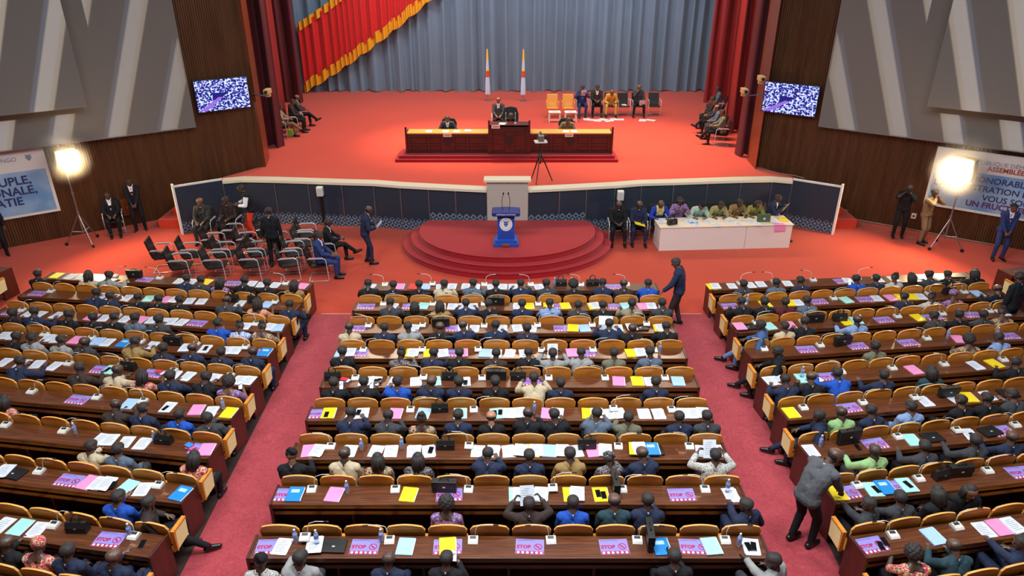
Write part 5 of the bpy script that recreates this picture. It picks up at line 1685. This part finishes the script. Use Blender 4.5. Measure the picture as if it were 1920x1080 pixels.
# ---- the clerks' long white table
tb = empty('clerk_table', (4.36, 19.85, 0), math.atan2(.25, 4.03))
tag(tb, 'long white panelled table of the clerks to the right of the dais', 'table')
M_TABW = mat('white_laminate', (226, 214, 206), .4)
M_TABT = mat('pale_table_top', (228, 212, 188), .35)
MB().box(0, 4.05, 0, .80, .72, .75, bev=.006).build('table_top', M_TABT, tb)
for a, b in ((.03, 2.62), (2.64, 4.02)):
    MB().box(a, b, .02, .045, 0, .72).build('front_panel', M_TABW, tb)
for a in (.03, 2.61, 3.99):
    MB().box(a, a + .03, .046, .76, 0, .72).build('side_panel', M_TABW, tb)
def on_table(u, v, z=.75):
    return tb.matrix_basis @ Vector((u, v, z))
bpy.context.view_layer.update()
tb.matrix_basis
TROT = tb.rotation_euler[2]
ppl = [(.22, 'W', 'd', cloth('royal_blue_robe', (36, 60, 160)), 'man in blue robe with yellow scarf'), (.85, 'Y', 'q', CLOTH['p'][1], 'woman in purple patterned dress holding papers'),
       (1.45, 'W2', 's', cloth('pale_sage_shirt', (164, 186, 170)), 'person in pale sage shirt and dark cap'), (2.05, 'W2', 's', cloth('olive_shirt', (148, 142, 92)), 'person in olive shirt'),
       (2.65, 'W', 's', printed('tan_pattern', [(146, 110, 60), (96, 66, 40), (176, 140, 84)], 18), 'person in tan patterned shirt'), (3.2, 'W2', 'q', cloth('moss_blouse', (140, 132, 70)), 'woman with long hair in moss green blouse')]
for k, (u, pz, h, m, w) in enumerate(ppl):
    p = tb.matrix_basis @ Vector((u, 1.16, 0))
    visitor_chair(p, TROT + R(180), 'black chair behind the white table under the %s' % w.split(' in ')[0].replace('person', 'clerk') + ', %s from left' % ORD[k])
    o, pr = person(pz, 'o' if h != 'q' else 'q', h, p, TROT + R(180), w + ', writing at the white table', .98, top=m, eyes=True, skin=SKINS[k % 3])
    if k == 0:
        me = pr.part('scarf', pr.is_('torso', 'neck') & (np.abs((pr.co - pr.b.U) @ pr.b.X) < .12) & (((pr.co - pr.b.U) @ pr.b.tdir) > -.16), .026); me.materials.append(mat('yellow_scarf', (206, 186, 110), .8)); link('scarf', me, o)
    if k == 2:
        me = pr.part('cap', pr.is_('head') & (((pr.co - pr.b.C_head) @ pr.b.Uh) > .045), .014); me.materials.append(T_BLACK); link('cap', me, o)
p = tb.matrix_basis @ Vector((3.75, 1.05, 0))
visitor_chair(p, TROT + R(218), 'black chair at the right end of the white table')
o, pr = person('Y', 'n', 's', p, TROT + R(230), 'man in navy suit reading at the right end of the white table', 1.02, shirt=True, eyes=True)
pp = empty('paper_sheet', hand_at(o, pr, 1), TROT + R(230)); pp.rotation_euler = (R(60), 0, TROT + R(230))
link('sheets', PAPERS[1], pp); tag(pp, 'white paper held by the man at the right end of the white table', 'paper')
for x, c, w in ((3.22, 'k', 'man in black jacket seated between the dais and the white table, left one'), (3.84, 'n', 'man in dark blue jacket holding a yellow folder beside the white table')):
    visitor_chair((x, 20.62, 0), R(180), 'black chair between the dais and the white table, under the %s' % ('left man' if c == 'k' else 'man with yellow folder'))
    o, pr = person('U2', c, 'd', (x, 20.65, 0), R(180), w, .98, eyes=True)
    if c == 'n':
        f = empty('folder', hand_at(o, pr, 0).lerp(hand_at(o, pr, 1), .5) + Vector((0, 0, .04)), R(180)); f.rotation_euler = (R(15), 0, R(90))
        link('cover', FOLD['Y'][0], f); link('pages', FOLD['Y'][1], f); tag(f, 'yellow folder on the lap of the man beside the white table', 'folder')
# things on the white table
def put(k, u, v, lab, seed=1, rz=0.0, lift=0.0, group=None):
    name, w, cat = DESCR[k]
    t = empty(name, on_table(u, v, .7505 + lift), TROT + rz)
    make_item(k, t, random.Random(seed)); tag(t, lab, cat, group)
    return t
put('H', .42, .24, 'dark handbag standing on the left end of the white table', 2, .3)
for k, (u, v, z) in enumerate(((.15, .5, 0), (.95, .42, 0), (1.15, .18, 0), (1.55, .4, 0), (1.75, .14, 0), (2.2, .42, 0), (2.4, .2, 0), (2.85, .36, 0), (2.95, .12, 0), (3.55, .30, 0))):
    put('W', u, v, 'white papers on the clerks\' white table, %s sheaf from left' % ORD[k], k, R(180) + .3 * math.sin(k * 2), z, 'papers on the white table')
put('Y', 3.88, .42, 'yellow folder on the right end of the white table', 1, R(170))
g = empty('green_file', on_table(3.22, .30), TROT); tag(g, 'dark green box file standing on the white table near its right end', 'file')
M_GREEN = mat('dark_green_board', (70, 92, 66), .6)
MB().box(-.19, .19, -.05, .05, 0, .24, bev=.008).build('file_box', M_GREEN, g); MB().box(-.03, .03, -.054, -.05, .08, .14).build('spine_label', M_PAPER, g)
pk = MB().prism([(3.44, .72), (3.78, .72), (3.80, .56), (3.46, .54)], lambda a, b, h: (a, h, b), -.018, -.014).box(3.44, 3.78, -.018, .16, .7503, .7525)
o = pk.build('pink_sheet', M_PINK); o.location = tb.location; o.rotation_euler = tb.rotation_euler
tag(o, 'pink sheet hanging over the front edge of the white table', 'paper')
ap = MB().grid(lambda u, v: (.95 + .28 * u, .28 + .16 * v, .7525 + .05 * abs(math.sin(u * 5 + v * 3))), 8, 5).build('pale_cloth', mat('pale_blue_cloth_wrap', (170, 196, 226), .8), None, True)
ap.location = tb.location; ap.rotation_euler = tb.rotation_euler
tag(ap, 'crumpled pale blue wrapping on the white table before the woman in purple', 'cloth')

# ---- stage: presidential tribune
TX = .09
tr_ = empty('tribune', (-.10, 25.15, S3))
tag(tr_, 'long dark red wooden tribune with raised centre on the red stage', 'desk')
M_TRIB = wood('dark_red_mahogany', (66, 16, 14), (92, 26, 20), (1, 10, 10), .35, .25)
M_TRIBTOP = mat('ochre_desk_top', (204, 150, 74), .4)
M_LINE = mat('dark_inlay', (44, 12, 12), .5)
MB().box(-4.08, 3.90, .0, 1.2, 0, .10).build('lower_plinth', M_PLINTH, tr_)
MB().box(-3.96, 3.78, .12, 1.12, .10, .20).build('upper_plinth', M_PLINTH, tr_)
def carved(x0, x1, z0, z1, y):
    mb = MB()
    w = .025
    mb.box(x0, x1, y - .015, y, z1 - w, z1).box(x0, x1, y - .015, y, z0, z0 + w).box(x0, x0 + w, y - .015, y, z0, z1).box(x1 - w, x1, y - .015, y, z0, z1)
    return mb
for x0, x1, nm in ((-3.70, -.72, 'left'), (.72, 3.70, 'right')):
    f = MB().box(x0, x1, .50, .56, .20, .90).build('front_board', M_TRIB, tr_)
    xm = (x0 + x1) / 2
    for a, b in ((x0 + .15, xm - .75), (xm - .65, xm - .25), (xm + .25, xm + .65), (xm + .75, x1 - .15)):
        carved(a, b, .30, .46, .50).build('moulding', M_LINE, f); carved(a, b, .54, .78, .50).build('moulding', M_LINE, f)
    MB().prism([(xm - .2, .66), (xm, .42), (xm + .2, .66), (xm + .1, .78), (xm - .1, .78)], lambda a, b, h: (a, h, b), .48, .50).build('carved_crest', M_LINE, f)
    MB().box(x0, x1, .48, 1.08, .90, .935).build('desk_top', M_TRIBTOP, tr_)
    xe = x0 if nm == 'left' else x1
    MB().prism([(.44, .2), (1.08, .2), (1.08, .94), (.54, .94), (.50, 1.14), (.44, 1.16)], lambda a, b, h: (h, a, b), xe - .035, xe + .035).build('end_panel', M_TRIB, tr_)
cf = MB().box(-.70, .70, .38, .46, .20, 1.22).build('centre_board', M_TRIB, tr_)
carved(-.6, -.16, .32, .92, .38).build('moulding', M_LINE, cf); carved(.16, .6, .32, .92, .38).build('moulding', M_LINE, cf); carved(-.6, .6, .98, 1.14, .38).build('moulding', M_LINE, cf)
MB().prism([(-.14, .74), (0, .42), (.14, .74), (.07, .86), (-.07, .86)], lambda a, b, h: (a, h, b), .36, .38).build('carved_crest', M_LINE, cf)
MB().box(-.70, .70, .38, 1.05, 1.18, 1.22).build('centre_desk_top', M_TRIB, tr_)
for s in (-1, 1):
    MB().prism([(.34, .2), (1.05, .2), (1.05, 1.24), (.46, 1.24), (.42, 1.40), (.34, 1.42)], lambda a, b, h: (h, a, b), s * .72 - .03, s * .72 + .03).build('centre_end_panel', M_TRIB, tr_)
def on_trib(x, y, z): return Vector((-.10 + x, 25.15 + y, S3 + z))
for x, z, y, lab in ((-2.22, .86, .482, 'small pale name plate on the left front of the tribune'), (2.15, .86, .482, 'small pale name plate on the right front of the tribune'), (-.48, 1.19, .362, 'small pale name plate on the raised centre of the tribune')):
    t = empty('name_plate', on_trib(x, y, z)); tag(t, lab, 'sign', 'name plates of the tribune')
    MB().box(-.15, .15, -.014, -.001, -.06, .06).build('plate', mat('pale_pink_plate', (226, 186, 160), .5), t)
    MB().box(-.11, .11, -.016, -.014, -.012, .014).build('printed_line', mat('plate_print', (150, 50, 40), .6), t)
def office_chair(loc, rz, h, lab, z0):
    t = empty('office_chair', loc, rz); tag(t, lab, 'chair', 'black chairs behind the tribune')
    MB().box(-.27, .27, -.25, .25, .40, .50, bev=.03).build('seat', M_LEATHER, t)
    poly = [(-.27, .46), (.27, .46), (.30, .46 + h * .7), (.22, .46 + h * .95), (0, .46 + h), (-.22, .46 + h * .95), (-.30, .46 + h * .7)]
    MB().prism(poly, lambda a, b, q: (a, -.24 - (b - .46) * .12 - q, b), 0, .09).build('backrest', M_LEATHER, t)
    MB().tube([(0, 0, .06), (0, 0, .42)], .03, 8).build('column', M_CHROME, t)
    for k in range(5):
        q = k * 1.2566
        MB().tube([(0, 0, .07), (.28 * math.cos(q), .28 * math.sin(q), .03)], [.022, .016], 6).build('foot', M_BLACK, t)
    for s in (-1, 1):
        MB().box(s * .30 - .03, s * .30 + .03, -.2, .18, .66, .70, bev=.01).box(s * .30 - .015, s * .30 + .015, -.03, .03, .46, .66).build('armrest', M_BLACK, t)
PL = .06
for x, y, h, c, pz, lab, hb in ((-2.28, 1.62, .62, 'g', 'W', 'man in dark suit seated at the left side of the tribune', 's'), (2.15, 1.62, .62, 'c', 'W2', 'person in khaki uniform seated at the right side of the tribune', 's')):
    office_chair(on_trib(x, y, PL), R(180), h, 'black low office chair behind the %s side of the tribune' % ('left' if x < 0 else 'right'), PL)
    person(pz, c, hb, on_trib(x, y, PL), R(180), lab, 1.0, shirt=c == 'g', tie=DARK_TIE if c == 'g' else None, eyes=True, top=T_KHAKI if c == 'c' else None, skin=SKINS[2])
for _x in (-2.28, 2.15):
    MB().box(_x - .5, _x + .5, 1.22, 2.1, 0, .06).build('chair_platform', M_PLINTH, tr_)
pod = MB().box(-.62, .62, 1.22, 2.2, 0, .20)
o = pod.build('chair_platform', M_PLINTH, tr_); o.location = (0, 0, 0)
office_chair(on_trib(.05, 1.72, .20), R(180), .88, 'tall black office chair behind the raised centre of the tribune', PL)
person('W2', 'k', 's', on_trib(.05, 1.70, .20), R(180), 'person in black robe seated at the raised centre of the tribune', 1.0, skin=SKINS[2], eyes=True)
visitor_chair((-.56, 29.9, S3), R(180), 'black chair on the stage behind the tribune, left of the tall chair')
person('U', 'g', 'd', (-.56, 29.93, S3), R(180), 'man in grey suit and white shirt seated behind the tall tribune chair', 1.0, shirt=True, tie=DARK_TIE, eyes=True, skin=SKINS[2])
for k, (x, y, z) in enumerate(((-2.9, .75, .937), (-2.3, .72, .937), (-1.9, .72, .937), (-1.5, .78, .937), (2.05, .72, .937), (2.35, .74, .937), (-.25, .7, 1.222))):
    t = empty('paper_stack', on_trib(x, y, z), R(180) + .2 * math.sin(k * 3)); link('sheets', PAPERS[k % 5], t)
    tag(t, 'white papers on the tribune top, %s sheaf from left' % ORD[[0, 1, 2, 3, 5, 6, 4][k]], 'papers', 'papers on the tribune')
for k, x in enumerate((-.12, .22)):
    mb = MB().lathe([(.04, 0), (.04, .02), (.01, .03)], (0, 0, 0), 10).tube([(0, 0, .02), (0, .02, .2), (.0, .08, .34)], .006, 6).tube([(0, .075, .33), (0, .10, .37)], .011, 6)
    o = mb.build('gooseneck_microphone', M_MICW); o.location = on_trib(x, .75, 1.221)
    tag(o, '%s gooseneck microphone on the raised centre of the tribune' % ('left' if k == 0 else 'right'), 'microphone')

# ---- video camera on a tripod at the stage edge
vc = empty('tripod', (.92, 22.85, S3)); tag(vc, 'black camera tripod standing at the front of the stage', 'tripod')
for k in range(3):
    q = R(250 + 120 * k)
    MB().tube([(0, 0, .95), (.16 * math.cos(q), .16 * math.sin(q), .62), (.42 * math.cos(q), .42 * math.sin(q), .01)], [.028, .022, .016], 8).build('leg', M_BLACK, vc)
MB().tube([(0, 0, .62), (0, 0, 1.32)], .03, 8).build('centre_column', M_BLACK, vc)
MB().tube([(.0, -.05, 1.26), (-.10, -.40, 1.02)], .010, 6).build('pan_handle', M_BLACK, vc)
cm = empty('video_camera', (.92, 22.85, S3 + 1.32), R(8)); tag(cm, 'video camera with pale plate mounted on the black tripod', 'camera')
MB().box(-.2, .2, -.14, .14, 0, .05, bev=.01).build('mounting_plate', M_WHITE, cm)
MB().box(-.09, .09, -.16, .18, .05, .25, bev=.02).build('camera_body', M_STEEL, cm)
MB().tube([(0, .16, .15), (0, .34, .15)], [.06, .07], 12).build('lens', M_BLACK, cm)
MB().tube([(.0, -.12, .25), (0, -.08, .33), (0, .1, .33), (0, .14, .25)], .012, 6).build('carry_handle', M_BLACK, cm)
MB().box(.09, .17, -.12, -.02, .12, .24, bev=.01).build('viewfinder', M_BLACK, cm)

# ---- flags on poles
M_FLAG = mat('flag_sky_blue', (186, 206, 232), .6)
M_FLAGY, M_FLAGR = mat('flag_yellow', (236, 196, 60), .6), mat('flag_red', (206, 76, 40), .6)
for x, y, lab in ((-1.19, 36.1, 'furled pale blue flag on a pole, left of the two before the back curtain'), (.55, 36.0, 'furled pale blue flag on a pole, right of the two before the back curtain')):
    t = empty('flag', (x, y, S3)); tag(t, lab, 'flag', 'flags before the curtain')
    MB().lathe([(.18, 0), (.18, .03), (.05, .06)], n=16).build('pole_base', M_STEEL, t)
    MB().tube([(0, 0, .05), (0, 0, 2.48)], .016, 8).build('pole', mat('gold_pole', (196, 150, 60), .35, .7), t)
    def furl(z0, z1, m, sc=1.0):
        rr = lambda z: (.022 + .085 * min(1, (2.46 - z) / 1.9)) * sc
        mb = MB().grid(lambda u, v: ((rr(z0 + (z1 - z0) * v) * (1 + .25 * math.sin(u * 25)) * math.cos(u * 6.2832)), rr(z0 + (z1 - z0) * v) * .7 * (1 + .25 * math.sin(u * 25)) * math.sin(u * 6.2832) - .02, z0 + (z1 - z0) * v), 40, 8)
        return mb.mesh('cloth', m, True, False)
    link('cloth', furl(.30, 1.12, M_FLAG), t); link('red_band', furl(1.12, 1.42, M_FLAGR, 1.01), t); link('yellow_band', furl(1.42, 1.52, M_FLAGY), t); link('upper_cloth', furl(1.52, 1.9, M_FLAG), t); link('yellow_top', furl(1.9, 2.44, M_FLAGY), t)

# ---- chairs at the right rear of the stage
for k, x in enumerate((1.80, 2.50)):
    visitor_chair((x, 32.35, S3), R(180), 'yellow amber armchair on the stage, %s of the pair' % ('left' if k == 0 else 'right'), VISY, 'yellow armchairs on the stage')
    st = empty('side_stool', (x + .05, 31.5, S3), .05); tag(st, 'white low table with papers in front of the %s yellow armchair' % ('left' if k == 0 else 'right'), 'table', 'white low tables on the stage')
    MB().box(-.26, .26, -.2, .2, .40, .44, bev=.01).build('table_top', M_WHITE, st)
    for a in (-1, 1):
        for b in (-1, 1):
            MB().tube([(a * .22, b * .16, .40), (a * .24, b * .18, 0)], .022, 6).build('leg', M_WHITE, st)
    MB().box(-.22, .22, -.17, -.14, .08, .12).build('stretcher', M_WHITE, st)
    t = empty('paper_stack', (x + .05, 31.5, S3 + .4405), .2); link('sheets', PAPERS[2], t); tag(t, 'white papers on the %s low table on the stage' % ('left' if k == 0 else 'right'), 'papers')
M_YSUIT = cloth('gold_suit', (206, 160, 70))
for k, (x, pz, c, h, w) in enumerate(((3.15, 'Y', 'n', 's', 'man in blue suit holding white papers, leftmost of the four seated at the stage rear'), (3.80, 'U2', 'x', 's', 'man in dark brown suit seated second on the stage rear'), (4.42, 'V', 'c', 'd', 'man in gold suit leaning forward, seated third on the stage rear'),
                                     (5.02, None, '', '', ''), (5.66, 'K', 'g', 'd', 'man in grey suit with hand at chin, seated alone at the stage rear'), (6.40, None, '', '', ''))):
    visitor_chair((x, 32.75, S3), R(180) + rng.uniform(-.06, .06), 'black chair in the row at the stage rear, %s from left' % ORD[k], None, 'black chairs at the stage rear')
    if pz:
        o, pr = person(pz, c, h, (x, 32.78, S3), R(180), w, 1.0, shirt=c in 'nx', tie=DARK_TIE if c == 'x' else None, eyes=True, skin=SKINS[2], top={'n': cloth('royal_navy_cloth', (40, 56, 104)), 'c': M_YSUIT}.get(c), bottom={'n': cloth('royal_navy_cloth', (40, 56, 104)), 'c': M_YSUIT}.get(c))
        if c == 'n':
            t = empty('paper_stack', hand_at(o, pr, 0), R(180)); t.rotation_euler = (R(55), 0, R(190)); link('sheets', PAPERS[3], t); tag(t, 'white papers held by the man in blue suit at the stage rear', 'papers')
        if c == 'g':
            t = empty('paper_sheet', hand_at(o, pr, 0) + Vector((0, -.05, .02)), R(180)); t.rotation_euler = (R(60), 0, R(170)); link('sheets', PAPERS[0], t); tag(t, 'white paper on the knee of the man with hand at chin', 'paper')
for k, (x, y) in enumerate(((3.3, 31.95), (3.55, 31.8), (3.8, 31.7), (4.05, 31.85), (4.25, 31.65), (4.5, 31.95), (4.75, 31.9), (5.75, 31.75), (6.1, 31.7))):
    t = empty('paper_stack', (x, y, S3 + .001), k * 1.3); link('sheets', PAPERS[k % 5], t)
    t.scale = (1.3, 1.3, 1)
    tag(t, 'white papers on the red floor at the seated men\'s feet, %s from left' % ORD[k], 'papers', 'papers on the stage floor')
t = empty('paper_stack', (5.05, 32.8, S3 + .457), .3); link('sheets', PAPERS[0], t); tag(t, 'white paper lying on the empty black chair at the stage rear', 'papers')
# ---- people seated in the wings
wing = [(-9.2, 28.7, 'X', 'q', 's', -85, 'person in striped beige top seated in the left wing, nearest'), (-9.0, 29.6, 'U2', 'x', 's', -80, 'person in brown suit seated second in the left wing'), (-9.0, 30.45, 'X', 'g', 'd', -78, 'man in grey suit leaning back, furthest in the left wing'),
        (8.05, 27.6, 'X', 'o', 's', 82, 'person in olive outfit seated in the right wing, nearest'), (8.15, 28.5, 'U2', 'u', 'd', 80, 'person in slate suit seated second in the right wing'), (8.25, 29.35, 'X', 'g', 's', 78, 'person in dark grey suit seated third in the right wing'),
        (8.35, 30.2, 'U', 'x', 's', 78, 'person in brown suit seated fourth in the right wing'), (9.15, 32.3, 'U2', 'u', 's', 80, 'person in slate suit seated furthest back in the right wing')]
for k, (x, y, pz, c, h, a, w) in enumerate(wing):
    visitor_chair((x, y, S3), R(a), 'black chair in the %s wing, %s from the front' % ('left' if x < 0 else 'right', ORD[k if x < 0 else k - 3]), None, 'black chairs in the wings')
    person(pz, c, h, (x, y, S3), R(a), w, 1.0, eyes=True, skin=SKINS[2], shirt=c == 'g')
bg = MB().prism([(-.13, 0), (.13, 0), (.10, .26), (-.10, .26)], lambda a, b, q: (a, q, b), -.05, .05).build('shopping_bag', mat('lime_green_bag', (150, 190, 50), .6)); bg.location = (-8.97, 28.95, S3 + .001)
tag(bg, 'lime green bag on the floor beside the nearest person in the left wing', 'bag')
# ---- cameras on wall arms at both jambs
for (x, y, z, s, xw, yw, lab) in ((-8.02, 24.1, 3.72, 1, -8.72, 24.55, 'small pale surveillance camera on an arm at the left jamb'), (7.65, 24.2, 3.72, -1, 8.5, 24.5, 'small pale surveillance camera on a long arm at the right jamb'), (8.15, 24.2, 4.12, -1, 8.5, 24.5, 'small pale surveillance camera higher up beside the right wall screen')):
    t = empty('surveillance_camera', (x, y, z)); tag(t, lab, 'camera')
    M_TAN = mat('tan_plastic', (196, 164, 116), .5)
    MB().tube([(0, 0, 0), (xw - x, yw - y, 0)], .022, 6).build('arm', M_STEEL, t)
    MB().box(-.07, .07, -.07, .07, .0, .10, bev=.015).build('mount', M_TAN, t)
    MB().box(-.09, .09, -.22, .14, .10, .26, bev=.025).build('housing', M_TAN, t)
    MB().tube([(0, -.21, .18), (0, -.28, .18)], .05, 10).build('lens', M_BLACK, t)
# cable along the right wall and the wall sockets
cb = MB().tube([(8.45, 24.2, S3 + .02), (8.9, 23.85, S3 + .02), (9.5, 23.45, S3 + .03), (9.75, 23.2, S3 + .02)], .018, 6).build('cable', mat('grey_cable', (140, 110, 90), .6)); tag(cb, 'grey cable running along the foot of the right wall on the stage', 'cable')
cb = MB().tube([(10.7, 22.75, .35), (11.1, 22.6, .3), (11.2, 22.5, .05), (12.5, 21.75, .03), (14.0, 20.7, .03), (15.0, 20.05, .03)], .02, 6).build('cable', MATS['grey_cable']); tag(cb, 'grey cable running along the foot of the right wall in the hall', 'cable')
for W, x, lab in ((WL, 3.25, 'white wall socket low on the left wall beside the floodlight'), (WR, 5.25, 'white wall socket low on the right wall beside the floodlight')):
    t = empty('wall_socket'); on_wall(tag(t, lab, 'socket'), W, x, 0, .45)
    MB().box(-.07, .07, -.03, 0, -.09, .09, bev=.008).build('cover_plate', M_WHITE, t); MB().box(-.03, .03, -.034, -.03, -.03, .03).build('outlet', M_BLACK, t)
# people at the outer blocks
person('S', 'k', 's', (11.35, 14.5, 0), R(20), 'person in black standing at the right edge beside the right block', 1.0)
person('B', 'k', 's', (12.95, 15.95, .012), R(14), 'person in dark suit seated in the outer block at the right edge', .97)
bpy.context.view_layer.update()
